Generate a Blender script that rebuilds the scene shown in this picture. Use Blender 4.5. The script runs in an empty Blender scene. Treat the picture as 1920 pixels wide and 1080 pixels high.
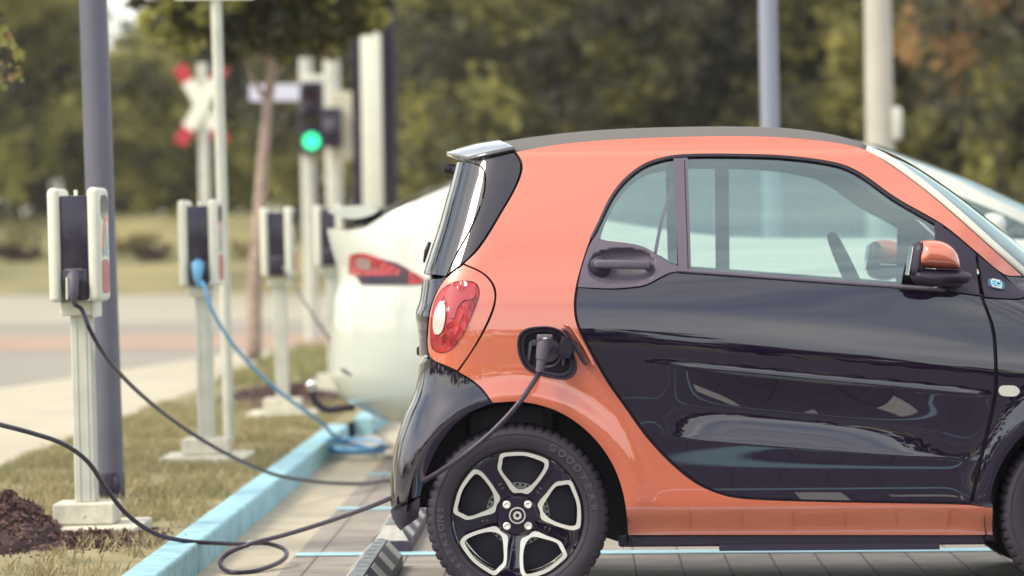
import bpy, bmesh, math, random
import numpy as np
from mathutils import Vector, Matrix
from mathutils.geometry import delaunay_2d_cdt
random.seed(7); rng = np.random.default_rng(7)
S = bpy.context.scene
COL = S.collection
R = math.radians
# ------------------------------------------------------------------ camera
F = 6900.0                      # focal length in pixels of the 1920 wide frame
HC = 1.207                      # camera height
HY = 447.0                      # horizon row at the centre column
pit = math.atan((540 - HY) / F); rol = R(0.5)
fwd = Vector((0, math.cos(pit), -math.sin(pit)))
r0 = Vector((1, 0, 0)); u0 = Vector((0, math.sin(pit), math.cos(pit)))
RT = r0 * math.cos(rol) - u0 * math.sin(rol)
UP = u0 * math.cos(rol) + r0 * math.sin(rol)
CP = Vector((0, 0, HC))
cam = bpy.data.cameras.new('camera'); co = bpy.data.objects.new('camera', cam); COL.objects.link(co)
m = Matrix.Identity(4)
for i in range(3):
    m[i][0] = RT[i]; m[i][1] = UP[i]; m[i][2] = -fwd[i]; m[i][3] = CP[i]
co.matrix_world = m
cam.lens = F / 1920 * 36; cam.sensor_width = 36; cam.clip_start = .1; cam.clip_end = 3000
cam.dof.use_dof = True; cam.dof.focus_distance = 12.05; cam.dof.aperture_fstop = 2.7
S.camera = co
# ------------------------------------------------------------------ light
SUN_EL, SUN_AZ = R(46), R(-118)
w = bpy.data.worlds.new("World"); S.world = w; w.use_nodes = True
nt = w.node_tree; bg = nt.nodes['Background']
sky = nt.nodes.new('ShaderNodeTexSky'); sky.sky_type = 'NISHITA'; sky.sun_disc = False
sky.sun_elevation = SUN_EL; sky.sun_rotation = SUN_AZ; sky.air_density = 1.0; sky.dust_density = 2.0; sky.ozone_density = 1.0
tc = nt.nodes.new('ShaderNodeTexCoord'); mp = nt.nodes.new('ShaderNodeMapping'); mp.inputs['Scale'].default_value = (.8, .8, 3.2)
no = nt.nodes.new('ShaderNodeTexNoise'); no.inputs['Scale'].default_value = 2.2; no.inputs['Detail'].default_value = 6; no.inputs['Roughness'].default_value = .6
cr = nt.nodes.new('ShaderNodeValToRGB'); cr.color_ramp.elements[0].position = .30; cr.color_ramp.elements[1].position = .72
cr.color_ramp.elements[0].color = (0, 0, 0, 1); cr.color_ramp.elements[1].color = (.64, .64, .64, 1)
mx = nt.nodes.new('ShaderNodeMixRGB'); mx.inputs[2].default_value = (13.5, 12.9, 11.3, 1)
nt.links.new(tc.outputs['Generated'], mp.inputs[0]); nt.links.new(mp.outputs[0], no.inputs['Vector']); nt.links.new(no.outputs[0], cr.inputs[0])
nt.links.new(cr.outputs[0], mx.inputs[0]); nt.links.new(sky.outputs[0], mx.inputs[1]); nt.links.new(mx.outputs[0], bg.inputs[0])
bg.inputs[1].default_value = 0.15
sd = Vector((math.sin(SUN_AZ) * math.cos(SUN_EL), math.cos(SUN_AZ) * math.cos(SUN_EL), math.sin(SUN_EL)))
sl = bpy.data.lights.new('sun', 'SUN'); sl.energy = 2.0; sl.angle = R(17); sl.color = (1, .90, .72)
so = bpy.data.objects.new('sun', sl); COL.objects.link(so); so.rotation_euler = sd.to_track_quat('Z', 'Y').to_euler(); so.location = (0, 0, 30)
S.view_settings.view_transform = 'Standard'; S.view_settings.look = 'None'; S.view_settings.gamma = 1
S.view_settings.exposure = 0.55
S.cycles.max_bounces = 8; S.cycles.transparent_max_bounces = 16
# ------------------------------------------------------------------ helpers
def ray(px, py):
    return (fwd * F + RT * (px - 960) + UP * (540 - py)).normalized()
def at(px, py, Y):
    d = ray(px, py); return CP + d * ((Y - CP.y) / d.y)
def atz(px, py, z):
    d = ray(px, py); return CP + d * ((z - CP.z) / d.z)
def mat(name, col, rough=.6, metal=0, coat=0, spec=.5, emis=None, es=0, noise=0, nscale=20, bump=0, bscale=200, col2=None, trans=0, cior=1.5, n2=.5, detail=6, vec='Object', ior=None):
    M = bpy.data.materials.new(name); M.use_nodes = True; t = M.node_tree; b = t.nodes['Principled BSDF']
    b.inputs['Base Color'].default_value = (*col, 1); b.inputs['Roughness'].default_value = rough; b.inputs['Metallic'].default_value = metal
    b.inputs['Coat Weight'].default_value = coat; b.inputs['Coat Roughness'].default_value = .02; b.inputs['Coat IOR'].default_value = cior
    b.inputs['Specular IOR Level'].default_value = spec
    if ior: b.inputs['IOR'].default_value = ior
    if emis: b.inputs['Emission Color'].default_value = (*emis, 1); b.inputs['Emission Strength'].default_value = es
    if noise or bump or col2:
        tc = t.nodes.new('ShaderNodeTexCoord')
    if noise or col2:
        n = t.nodes.new('ShaderNodeTexNoise'); n.inputs['Scale'].default_value = nscale; n.inputs['Detail'].default_value = detail
        r = t.nodes.new('ShaderNodeValToRGB'); t.links.new(tc.outputs[vec], n.inputs['Vector']); t.links.new(n.outputs[0], r.inputs[0])
        c2 = col2 if col2 else tuple(c * (1 - noise) for c in col)
        r.color_ramp.elements[0].position = n2 - .16; r.color_ramp.elements[1].position = n2 + .16
        r.color_ramp.elements[0].color = (*c2, 1); r.color_ramp.elements[1].color = (*col, 1)
        t.links.new(r.outputs[0], b.inputs['Base Color'])
    if bump:
        n = t.nodes.new('ShaderNodeTexNoise'); n.inputs['Scale'].default_value = bscale; n.inputs['Detail'].default_value = 4
        bp = t.nodes.new('ShaderNodeBump'); bp.inputs['Strength'].default_value = bump; bp.inputs['Distance'].default_value = .01
        t.links.new(tc.outputs[vec], n.inputs['Vector']); t.links.new(n.outputs[0], bp.inputs['Height']); t.links.new(bp.outputs[0], b.inputs['Normal'])
    if trans:
        tr = t.nodes.new('ShaderNodeBsdfTranslucent'); mxs = t.nodes.new('ShaderNodeMixShader'); mxs.inputs[0].default_value = trans
        src = b.inputs['Base Color'].links[0].from_socket if b.inputs['Base Color'].links else None
        if src: t.links.new(src, tr.inputs[0])
        else: tr.inputs[0].default_value = (*col, 1)
        o = t.nodes['Material Output']; t.links.new(b.outputs[0], mxs.inputs[1]); t.links.new(tr.outputs[0], mxs.inputs[2]); t.links.new(mxs.outputs[0], o.inputs[0])
    return M
def glassmat(name, tint, ior=1.6, extra=.0, rough=0):
    M = bpy.data.materials.new(name); M.use_nodes = True; t = M.node_tree; t.nodes.remove(t.nodes['Principled BSDF'])
    tr = t.nodes.new('ShaderNodeBsdfTransparent'); tr.inputs[0].default_value = (*tint, 1)
    gl = t.nodes.new('ShaderNodeBsdfGlossy'); gl.inputs[0].default_value = (.80, .97, .95, 1); gl.inputs['Roughness'].default_value = rough
    fr = t.nodes.new('ShaderNodeFresnel'); fr.inputs[0].default_value = ior
    ad = t.nodes.new('ShaderNodeMath'); ad.operation = 'ADD'; ad.inputs[1].default_value = extra; ad.use_clamp = True
    mx = t.nodes.new('ShaderNodeMixShader'); t.links.new(fr.outputs[0], ad.inputs[0]); t.links.new(ad.outputs[0], mx.inputs[0])
    t.links.new(tr.outputs[0], mx.inputs[1]); t.links.new(gl.outputs[0], mx.inputs[2]); t.links.new(mx.outputs[0], t.nodes['Material Output'].inputs[0])
    return M
def tag(o, label=None, cat=None, group=None, kind=None):
    if label: o['label'] = label
    if cat: o['category'] = cat
    if group: o['group'] = group
    if kind: o['kind'] = kind
    return o
def empty(name, loc, rz=0, label=None, cat=None, group=None):
    o = bpy.data.objects.new(name, None); COL.objects.link(o); o.location = loc; o.rotation_euler = (0, 0, rz); o.empty_display_size = .1
    return tag(o, label, cat, group)
def mobj(name, vs, fs, m, parent=None, smooth=False, normals=None, mi=None):
    me = bpy.data.meshes.new(name); me.from_pydata([tuple(v) for v in vs], [], [tuple(f) for f in fs])
    for mm in (m if isinstance(m, (list, tuple)) else [m]): me.materials.append(mm)
    if mi is not None: me.polygons.foreach_set('material_index', list(mi))
    if smooth or normals is not None: me.polygons.foreach_set('use_smooth', [True] * len(me.polygons))
    me.update()
    if normals is not None: me.normals_split_custom_set_from_vertices([tuple(n) for n in normals])
    o = bpy.data.objects.new(name, me); COL.objects.link(o)
    if parent is not None: o.parent = parent
    return o
class MB:
    """collects shapes into one mesh"""
    def __init__(s): s.v = []; s.f = []; s.mi = []
    def add(s, vs, fs, mi=0):
        n = len(s.v); s.v += [tuple(v) for v in vs]; s.f += [tuple(i + n for i in f) for f in fs]; s.mi += [mi] * len(fs); return s
    def box(s, c, d, rot=None, mi=0, bev=0, seg=2):
        bm = bmesh.new(); bmesh.ops.create_cube(bm, size=1)
        for v in bm.verts: v.co = Vector((v.co.x * d[0], v.co.y * d[1], v.co.z * d[2]))
        if bev: bmesh.ops.bevel(bm, geom=bm.edges[:], offset=bev, segments=seg, profile=.5, affect='EDGES')
        M = Matrix.Translation(c) @ (rot.to_4x4() if rot is not None else Matrix.Identity(4))
        bm.verts.index_update(); s.add([M @ v.co for v in bm.verts], [[v.index for v in f.verts] for f in bm.faces], mi); bm.free(); return s
    def tube(s, pts, rad, n=10, mi=0, cap=True):
        pts = [Vector(p) for p in pts]; k = len(pts)
        rads = rad if isinstance(rad, (list, tuple)) else [rad] * k
        base = []; up = None; vs = []; fs = []
        for i in range(k):
            t = (pts[min(i + 1, k - 1)] - pts[max(i - 1, 0)]).normalized()
            if up is None: up = t.orthogonal().normalized()
            up = (up - t * up.dot(t)).normalized(); bi = t.cross(up)
            for j in range(n):
                a = 2 * math.pi * j / n; vs.append(pts[i] + (up * math.cos(a) + bi * math.sin(a)) * rads[i])
        for i in range(k - 1):
            for j in range(n): fs.append((i * n + j, i * n + (j + 1) % n, (i + 1) * n + (j + 1) % n, (i + 1) * n + j))
        if cap: fs.append(tuple(range(n))[::-1]); fs.append(tuple((k - 1) * n + j for j in range(n)))
        return s.add(vs, fs, mi)
    def lathe(s, prof, axis='y', n=48, c=(0, 0, 0), mi=0, closed=False):
        vs = []; fs = []; k = len(prof)
        for (r, h) in prof:
            for j in range(n):
                a = 2 * math.pi * j / n; x, z = r * math.cos(a), r * math.sin(a)
                vs.append((c[0] + x, c[1] + h, c[2] + z) if axis == 'y' else (c[0] + x, c[1] + z, c[2] + h))
        for i in range(k - (0 if closed else 1)):
            i2 = (i + 1) % k
            for j in range(n): fs.append((i * n + j, i * n + (j + 1) % n, i2 * n + (j + 1) % n, i2 * n + j))
        return s.add(vs, fs, mi)
    def build(s, name, m, parent=None, smooth=False, auto=None):
        o = mobj(name, s.v, s.f, m, parent, smooth, mi=s.mi if isinstance(m, (list, tuple)) else None)
        bm = bmesh.new(); bm.from_mesh(o.data); bmesh.ops.recalc_face_normals(bm, faces=bm.faces)
        if auto:
            for e in bm.edges:
                if len(e.link_faces) == 2 and e.calc_face_angle(0) > auto: e.smooth = False
        bm.to_mesh(o.data); bm.free(); return o
def cat_rom(P, n=6, corner=42, closed=True):
    P = [np.array(p, float) for p in P]; k = len(P); out = []
    def sharp(i):
        if not closed and (i == 0 or i == k - 1): return True
        a = P[i] - P[i - 1]; b = P[(i + 1) % k] - P[i]
        c = a.dot(b) / (np.linalg.norm(a) * np.linalg.norm(b) + 1e-9); return math.degrees(math.acos(max(-1, min(1, c)))) > corner
    for i in range(k if closed else k - 1):
        p1, p2 = P[i], P[(i + 1) % k]
        p0 = P[i - 1] if not sharp(i) else 2 * p1 - p2
        p3 = P[(i + 2) % k] if not sharp((i + 1) % k) else 2 * p2 - p1
        # centripetal-ish: scale tangents by segment length
        L = np.linalg.norm(p2 - p1); l0 = np.linalg.norm(p1 - p0) + 1e-9; l2 = np.linalg.norm(p3 - p2) + 1e-9
        t1 = (p2 - p0) / (L + l0) * L; t2 = (p3 - p1) / (L + l2) * L
        for j in range(n):
            t = j / n; out.append((2*t**3-3*t*t+1)*p1 + (t**3-2*t*t+t)*t1 + (-2*t**3+3*t*t)*p2 + (t**3-t*t)*t2)
    if not closed: out.append(P[-1])
    return out
def inpoly(pts, poly):
    pts = np.asarray(pts, float); x, y = pts[:, 0], pts[:, 1]; inside = np.zeros(len(pts), bool); n = len(poly)
    for i in range(n):
        x1, y1 = poly[i][0], poly[i][1]; x2, y2 = poly[(i + 1) % n][0], poly[(i + 1) % n][1]
        c = ((y1 > y) != (y2 > y)); 
        with np.errstate(divide='ignore', invalid='ignore'): xi = (x2 - x1) * (y - y1) / (y2 - y1 + 1e-30) + x1
        inside ^= c & (x < xi)
    return inside
def bdist(pts, poly):
    pts = np.asarray(pts, float); d = np.full(len(pts), 1e9)
    for i in range(len(poly)):
        a = np.array(poly[i][:2], float); b = np.array(poly[(i + 1) % len(poly)][:2], float); ab = b - a; L = ab.dot(ab) + 1e-18
        t = np.clip(((pts - a) @ ab) / L, 0, 1); d = np.minimum(d, np.linalg.norm(pts - (a + t[:, None] * ab), axis=1))
    return d
def cdt(poly, holes=(), grid=.02, extra=None, minb=.35):
    """triangulate polygon with holes and inner grid; returns (verts, tris, boundary loops)"""
    P = [Vector((float(p[0]), float(p[1]))) for p in poly]; E = [(i, (i + 1) % len(poly)) for i in range(len(poly))]
    for h in holes:
        n = len(P); P += [Vector((float(p[0]), float(p[1]))) for p in h]; E += [(n + i, n + (i + 1) % len(h)) for i in range(len(h))]
    a = np.array([p[:2] for p in poly], float); lo, hi = a.min(0), a.max(0)
    if grid:
        gx = np.arange(lo[0], hi[0], grid); gy = np.arange(lo[1], hi[1], grid)
        g = np.array([(x + (grid / 2 if j % 2 else 0), y) for j, y in enumerate(gy) for x in gx])
        if extra is not None and len(extra): g = np.vstack([g, extra])
        if len(g):
            k = inpoly(g, poly)
            for h in holes: k &= ~inpoly(g, h)
            g = g[k]; dd = bdist(g, poly) if len(g) else np.zeros(0)
            for h in holes: dd = np.minimum(dd, bdist(g, h))
            # extra points may be close to the silhouette
            g = g[dd > minb * min(grid, .008)] if extra is not None else g[dd > minb * grid]
            P += [Vector(p) for p in g.tolist()]
    v, e, f, *_ = delaunay_2d_cdt(P, E, [], 0, 1e-6)
    f = [t for t in f if len(t) == 3]; V = np.array([(p.x, p.y) for p in v])
    if not f: return V, [], []
    c = V[np.array(f)].mean(1); k = inpoly(c, poly)
    for h in holes: k &= ~inpoly(c, h)
    f = [t for t, q in zip(f, k) if q]
    out = []
    for t in f:
        a, b, cc = V[t[0]], V[t[1]], V[t[2]]
        ar = (b[0]-a[0])*(cc[1]-a[1]) - (b[1]-a[1])*(cc[0]-a[0])
        if abs(ar) < 1e-12: continue
        out.append(tuple(t) if ar > 0 else (t[0], t[2], t[1]))
    cnt = {}
    for t in out:
        for i in range(3):
            a, b = t[i], t[(i + 1) % 3]; cnt[(a, b)] = 1
    bd = [(a, b) for (a, b) in cnt if (b, a) not in cnt]
    return V, out, bd
def plate(mb, poly, holes, y0, y1, mi=0, yf=None, grid=0, M=None):
    """extruded polygon in the x,z plane from y0 (front, toward -y) to y1"""
    V, f, bd = cdt(poly, holes, grid)
    n = len(V); g = yf if yf else (lambda x, z: 0)
    vs = [(x, y0 + g(x, z), z) for x, z in V] + [(x, y1 + g(x, z), z) for x, z in V]
    if M is not None: vs = [M @ Vector(v) for v in vs]
    fs = [t for t in f] + [(t[0] + n, t[2] + n, t[1] + n) for t in f] + [(b, a, a + n, b + n) for a, b in bd]
    return mb.add(vs, fs, mi)
def pchip(xs, ys):
    xs = np.array(xs, float); ys = np.array(ys, float); o = np.argsort(xs); xs, ys = xs[o], ys[o]
    h = np.diff(xs); d = np.diff(ys) / h; m = np.zeros(len(xs)); m[0] = d[0]; m[-1] = d[-1]
    for i in range(1, len(xs) - 1):
        if d[i-1] * d[i] > 0: w1, w2 = 2*h[i]+h[i-1], h[i]+2*h[i-1]; m[i] = (w1+w2)/(w1/d[i-1]+w2/d[i])
    def f(x):
        x = np.clip(np.asarray(x, float), xs[0], xs[-1]); i = np.clip(np.searchsorted(xs, x) - 1, 0, len(h) - 1); t = (x - xs[i]) / h[i]
        return (2*t**3-3*t*t+1)*ys[i] + (t**3-2*t*t+t)*h[i]*m[i] + (-2*t**3+3*t*t)*ys[i+1] + (t**3-t*t)*h[i]*m[i+1]
    return f
def sstep(a, b, x):
    t = np.clip((np.asarray(x, float) - a) / (b - a), 0, 1); return t * t * (3 - 2 * t)
def textmesh(s, size, ext=.001, bold=0):
    c = bpy.data.curves.new('t', 'FONT'); c.body = s; c.size = size; c.extrude = ext; c.align_x = 'CENTER'; c.align_y = 'CENTER'; c.offset = bold; c.resolution_u = 3
    o = bpy.data.objects.new('t', c); COL.objects.link(o); dg = bpy.context.evaluated_depsgraph_get(); me = o.evaluated_get(dg).to_mesh()
    vs = [v.co.copy() for v in me.vertices]; fs = [tuple(p.vertices) for p in me.polygons]
    o.evaluated_get(dg).to_mesh_clear(); bpy.data.objects.remove(o); bpy.data.curves.remove(c); return vs, fs
# ------------------------------------------------------------------ materials
PURP = (.018, .011, .034)
m_orange = mat('coral_paint', (.60, .138, .068), .34, .1, 1, cior=1.95)
m_black = mat('black_paint', (.008, .004, .018), .015, 0, 0, ior=1.85)
m_bglass = mat('black_glass', (.006, .005, .012), .03, 0, 0, ior=1.95)
m_plastic = mat('grey_plastic', (.105, .088, .125), .5, bump=.15, bscale=900)
m_dplast = mat('dark_plastic', (.022, .014, .035), .5, bump=.1, bscale=700)
m_seal = mat('rubber_seal', (.010, .006, .018), .55)
m_tyre = mat('tyre_rubber', (.028, .021, .034), .62, bump=.12, bscale=300)
m_tyrel = mat('tyre_lettering', (.085, .065, .09), .6)
m_roof = mat('roof_fabric', (.16, .145, .135), .75, bump=.5, bscale=700, noise=.25, nscale=500)
m_alu = mat('machined_alloy', (.82, .79, .72), .3, .55)
m_chrome = mat('chrome', (.8, .8, .8), .12, 1)
m_glass = glassmat('window_glass', (.80, .91, .885), 1.65, .15)
m_glassd = glassmat('window_glass_dark', (.35, .42, .40), 1.45, .02)
m_white = mat('white_paint', (.80, .83, .70), .25, 0, .8)
m_whitep = mat('white_plastic', (.72, .72, .61), .4, noise=.06, nscale=9)
m_galv = mat('galvanised_steel', (.60, .61, .53), .45, .1, noise=.15, nscale=8)
m_mast = mat('mast_grey_paint', (.125, .125, .165), .42, 0, noise=.12, nscale=5)
m_trim = mat('interior_trim', (.30, .31, .32), .8)
m_dtrim = mat('dark_interior', (.05, .045, .06), .8)
m_cable = mat('cable_rubber', (.035, .025, .05), .38)
m_bcable = mat('blue_cable', (.16, .42, .72), .45)
m_red = mat('red_lens', (.55, .012, .022), .10, 0, .6, cior=1.4, noise=.75, nscale=38)
def lensmat():
    M = m_red; t = M.node_tree; b = t.nodes['Principled BSDF']; tc = t.nodes.new('ShaderNodeTexCoord'); v = t.nodes.new('ShaderNodeTexVoronoi'); v.inputs['Scale'].default_value = 38
    mp = t.nodes.new('ShaderNodeMapping'); mp.inputs['Scale'].default_value = (1.5, 1, .7); r = t.nodes.new('ShaderNodeValToRGB'); r.color_ramp.elements[0].color = (.16, .003, .010, 1); r.color_ramp.elements[1].color = (.60, .035, .04, 1)
    t.links.new(tc.outputs['Object'], mp.inputs[0]); t.links.new(mp.outputs[0], v.inputs['Vector']); t.links.new(v.outputs['Color'], r.inputs[0]); t.links.new(r.outputs[0], b.inputs['Base Color'])
    bp = t.nodes.new('ShaderNodeBump'); bp.inputs['Strength'].default_value = .6; bp.inputs['Distance'].default_value = .01; t.links.new(v.outputs['Distance'], bp.inputs['Height']); t.links.new(bp.outputs[0], b.inputs['Normal'])
lensmat()
m_red2 = mat('red_facet', (.66, .05, .05), .14, .3, 1, noise=.4, nscale=60)
m_pink = mat('pink_lens', (.42, .05, .06), .15, 0, .5)
m_clear = mat('clear_lens', (.58, .55, .50), .15, 0, 1)
m_dred = mat('red_paint', (.46, .035, .05), .4)
m_conc = mat('concrete', (.62, .58, .47), .85, noise=.22, nscale=14, bump=.2, bscale=120)
m_concp = mat('pad_concrete', (.66, .63, .52), .85, noise=.2, nscale=22, bump=.3, bscale=90)
# ================================================================== GROUND
def sheet(name, pts, z, m, kind='structure', thick=0):
    mb = MB(); n = len(pts); vs = [(p[0], p[1], z) for p in pts]
    mb.add(vs, [tuple(range(n))])
    if thick:
        vs2 = vs + [(p[0], p[1], z - thick) for p in pts]
        mb = MB(); mb.add(vs2, [tuple(range(n))] + [(i, i + n, (i + 1) % n + n, (i + 1) % n) for i in range(n)])
    o = mb.build(name, m); tag(o, kind=kind); return o
RS = .02                                        # the parking row runs 1.15 degrees off the view axis
def rx(x, y): return x + RS * (y - 14)
# far terrain with an embankment
def terr():
    xs = np.linspace(-260, 260, 66); ys = np.concatenate([np.linspace(-300, 80, 20), np.linspace(84, 130, 30), np.linspace(140, 500, 12)])
    vs = []; 
    for y in ys:
        for x in xs:
            z = -.06 + .62 * float(sstep(86, 100, y)) + 1.5 * float(sstep(101, 113, y)) + .2 * float(sstep(113, 140, y)) * math.sin(x * .3)
            if 86 < y < 130: z += .10 * math.sin(x * 1.7 + y) * math.cos(x * .6)
            z += 16 * float(sstep(-110, -260, y))
            vs.append((x, y, z))
    n = len(xs); fs = [(j * n + i, j * n + i + 1, (j + 1) * n + i + 1, (j + 1) * n + i) for j in range(len(ys) - 1) for i in range(n - 1)]
    return vs, fs
m_terr = mat('dry_meadow', (.34, .29, .13), .95, col2=(.14, .14, .06), nscale=.25, n2=.5, vec='Object')
v, f = terr(); tag(mobj('terrain', v, f, m_terr, smooth=True), kind='structure')
m_road = mat('asphalt', (.30, .275, .23), .9, noise=.16, nscale=.35, bump=.15, bscale=60)
m_lane = mat('red_asphalt', (.40, .28, .21), .9, noise=.15, nscale=.6)
m_lane2 = mat('light_asphalt', (.40, .37, .29), .9, noise=.14, nscale=.3)
sheet('road', [(-60, 10), (-7.3, 10), (-3.92, 28.2), (-3.1, 34), (-2.6, 38), (0, 40), (60, 40), (60, 86.5), (-60, 86.5)], -.03, m_road)
sheet('cycle_lane', [(-60, 42), (60, 42), (60, 48.5), (-60, 48.5)], -.026, m_lane)
sheet('far_road_lane', [(-60, 56), (60, 56), (60, 86), (-60, 86)], -.026, m_lane2)
m_walk = mat('footpath_paving', (.50, .45, .34), .9, noise=.14, nscale=1.2, bump=.15, bscale=80)
sheet('footpath', [(rx(-2.65, -10), -10), (rx(-2.65, 30), 30), (rx(-2.85, 37), 37), (-2.66, 37.9), (-3.16, 34), (-3.98, 28.2), (-7.36, 10), (-8, -10)][::-1], .085, m_walk, thick=.12)
# paving with bricks
def brickmat(name, c1, c2, mortar, bw, bh):
    M = bpy.data.materials.new(name); M.use_nodes = True; t = M.node_tree; b = t.nodes['Principled BSDF']; b.inputs['Roughness'].default_value = .85
    tc = t.nodes.new('ShaderNodeTexCoord'); mp = t.nodes.new('ShaderNodeMapping'); mp.inputs['Rotation'].default_value = (0, 0, R(1.15))
    br = t.nodes.new('ShaderNodeTexBrick'); br.offset = 0; br.inputs['Scale'].default_value = 1; br.inputs['Brick Width'].default_value = bw; br.inputs['Row Height'].default_value = bh
    br.inputs['Mortar Size'].default_value = .005; br.inputs['Mortar Smooth'].default_value = .3; br.inputs['Color1'].default_value = (*c1, 1); br.inputs['Color2'].default_value = (*c2, 1); br.inputs['Mortar'].default_value = (*mortar, 1)
    n = t.nodes.new('ShaderNodeTexNoise'); n.inputs['Scale'].default_value = 6; n.inputs['Detail'].default_value = 8; mx = t.nodes.new('ShaderNodeMixRGB'); mx.blend_type = 'MULTIPLY'; mx.inputs[0].default_value = .55
    t.links.new(tc.outputs['Object'], mp.inputs[0]); t.links.new(mp.outputs[0], br.inputs[0]); t.links.new(tc.outputs['Object'], n.inputs[0])
    r = t.nodes.new('ShaderNodeValToRGB'); r.color_ramp.elements[0].position = .3; r.color_ramp.elements[1].position = .65; r.color_ramp.elements[0].color = (.55, .52, .5, 1)
    t.links.new(n.outputs[0], r.inputs[0]); t.links.new(br.outputs[0], mx.inputs[1]); t.links.new(r.outputs[0], mx.inputs[2]); t.links.new(mx.outputs[0], b.inputs['Base Color'])
    bp = t.nodes.new('ShaderNodeBump'); bp.inputs['Strength'].default_value = .5; bp.inputs['Distance'].default_value = .005; bp.invert = True
    t.links.new(br.outputs['Fac'], bp.inputs['Height']); t.links.new(bp.outputs[0], b.inputs['Normal']); return M
m_pave = brickmat('grey_paving_blocks', (.36, .32, .27), (.30, .265, .225), (.13, .11, .10), .172, .115)
sheet('parking_bay_paving', [(rx(-.84, 11.3), 11.3), (30, 11.3), (30, 39.9), (rx(-.84, 38), 38)], 0, m_pave)
m_pave2 = brickmat('dark_paving_blocks', (.10, .085, .10), (.08, .07, .085), (.03, .025, .03), .20, .20)
sheet('unseen_dark_lane', [(rx(-.84, -45), -45), (50, -45), (50, 11.3), (rx(-.84, 11.3), 11.3)], 0, m_pave2)  # unseen ground, toned dark so the black door mirrors it darkly
sheet('unseen_dark_ground', [(-60, -45), (rx(-1.14, -45), -45), (rx(-1.14, 0), 0), (-60, 0)], -.01, mat('dark_asphalt', (.10, .09, .10), .9))  # unseen dark sheet, added to darken the ground reflection in the door
m_gut = mat('gutter_concrete', (.48, .425, .32), .9, noise=.18, nscale=5, bump=.2, bscale=100)
sheet('gutter', [(rx(-1.14, -12), -12), (rx(-.84, -12), -12), (rx(-.84, 38), 38), (rx(-1.14, 38), 38)], .0, m_gut)
m_bline = mat('pale_blue_road_paint', (.33, .57, .64), .7, noise=.25, nscale=18, n2=.38)
for y in (4.4, 6.8, 9.2, 11.6, 14.02, 16.4, 18.8, 21.3, 23.7):
    sheet('bay_line', [(rx(-.84, y), y), (5.6, y - RS * 6.4), (5.6, y + .15 - RS * 6.4), (rx(-.84, y), y + .15)], .004, m_bline)
m_wline = mat('white_road_paint', (.75, .74, .68), .7, noise=.3, nscale=12, n2=.4)
for (x, y, a, b) in ((1.0, 9.6, .18, .9), (1.35, 9.9, .5, .18), (2.2, 8.4, .9, .5)):
    sheet('bay_marking', [(x, y), (x + a, y), (x + a, y + b), (x, y + b)], .004, m_wline)
# kerbs
m_kerb = mat('blue_kerb_paint', (.33, .58, .66), .8, noise=.3, nscale=12, bump=.25, bscale=110, n2=.42)
def kerb(y0, y1, xo, name='kerb'):
    mb = MB(); L = y1 - y0; n = max(1, round(L / 1.0)); seg = L / n
    for i in range(n):
        yc = y0 + (i + .5) * seg
        mb.box((rx(-1.20 + xo, yc), yc, .03), (.125, seg - .006, .16), Matrix.Rotation(-math.atan(RS), 3, 'Z'), bev=.014, seg=3)
    return mb.build(name, m_kerb, smooth=False)
tag(kerb(9.0, 21.9, 0), 'long light blue painted kerb between grass strip and paved bays', 'kerb', 'painted kerbs')
tag(kerb(22.7, 30.0, .10), 'short far light blue kerb beside the white car tow hook', 'kerb', 'painted kerbs')
# grass bed
m_bed = mat('dry_grass_soil', (.33, .28, .15), .95, col2=(.17, .16, .08), nscale=3.5, bump=.6, bscale=60)
bx = []; by = np.linspace(9, 38.5, 118); NX = 14
for y in by:
    xl, xr = rx(-2.65, y), rx(-1.26, y)
    if y > 22.3: xr = xr + .1
    if y > 30: xr = rx(-1.26, y) + (y - 30) * .25
    for i in range(NX):
        t = i / (NX - 1); x = xl + (xr - xl) * t
        z = .095 + .012 * math.sin(x * 9 + y * 2.1) * math.cos(y * 5.3 + x) * math.sin(math.pi * t)
        bx.append((x, y, z))
tag(mobj('grass_bed', bx, [(j * NX + i, j * NX + i + 1, (j + 1) * NX + i + 1, (j + 1) * NX + i) for j in range(len(by) - 1) for i in range(NX - 1)], m_bed, smooth=True), kind='structure')
# grass blades
def blades(n, ylo, yhi, h, name, m, xlo=-2.62, xhi=-1.28, clump=True, avoid=()):
    vs = []; fs = []
    cx = rng.uniform(xlo, xhi, n // 12 + 1); cy = ylo + (yhi - ylo) * rng.random(n // 12 + 1)
    for k in range(n):
        if clump and rng.random() < .75:
            q = rng.integers(len(cx)); x = cx[q] + rng.normal(0, .025); y = cy[q] + rng.normal(0, .04)
        else: x = rng.uniform(xlo, xhi); y = rng.uniform(ylo, yhi)
        if not xlo < x < xhi: continue
        if math.sin(x * 7.3 + y * 1.9) * math.sin(y * 2.7 - x * 3.1) + .35 * math.sin(x * 19 + y * 11) > .38 and rng.random() < .88: continue
        if any((x - ax) ** 2 / rr ** 2 + (y - ay) ** 2 / ry ** 2 < 1 for ax, ay, rr, ry in avoid): continue
        X = rx(x, y); hh = h * rng.uniform(.35, 1.1); a = rng.uniform(0, 6.28); b = rng.normal(0, .5) * hh; c = rng.normal(0, .5) * hh; wd = .003 + y * .00012
        z = .09; dx, dy = math.cos(a) * wd, math.sin(a) * wd; i = len(vs)
        vs += [(X - dx, y - dy, z), (X + dx, y + dy, z), (X + dx * .6 + b * .4, y + dy * .6 + c * .4, z + hh * .6), (X - dx * .6 + b * .4, y - dy * .6 + c * .4, z + hh * .6), (X + b, y + c, z + hh)]
        fs += [(i, i + 1, i + 2, i + 3), (i + 3, i + 2, i + 4)]
    o = mobj(name, vs, fs, m); tag(o, kind='stuff'); return o
m_grg = mat('grass_green', (.27, .265, .11), .7, col2=(.34, .31, .15), nscale=4, trans=.35, n2=.5)
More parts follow.
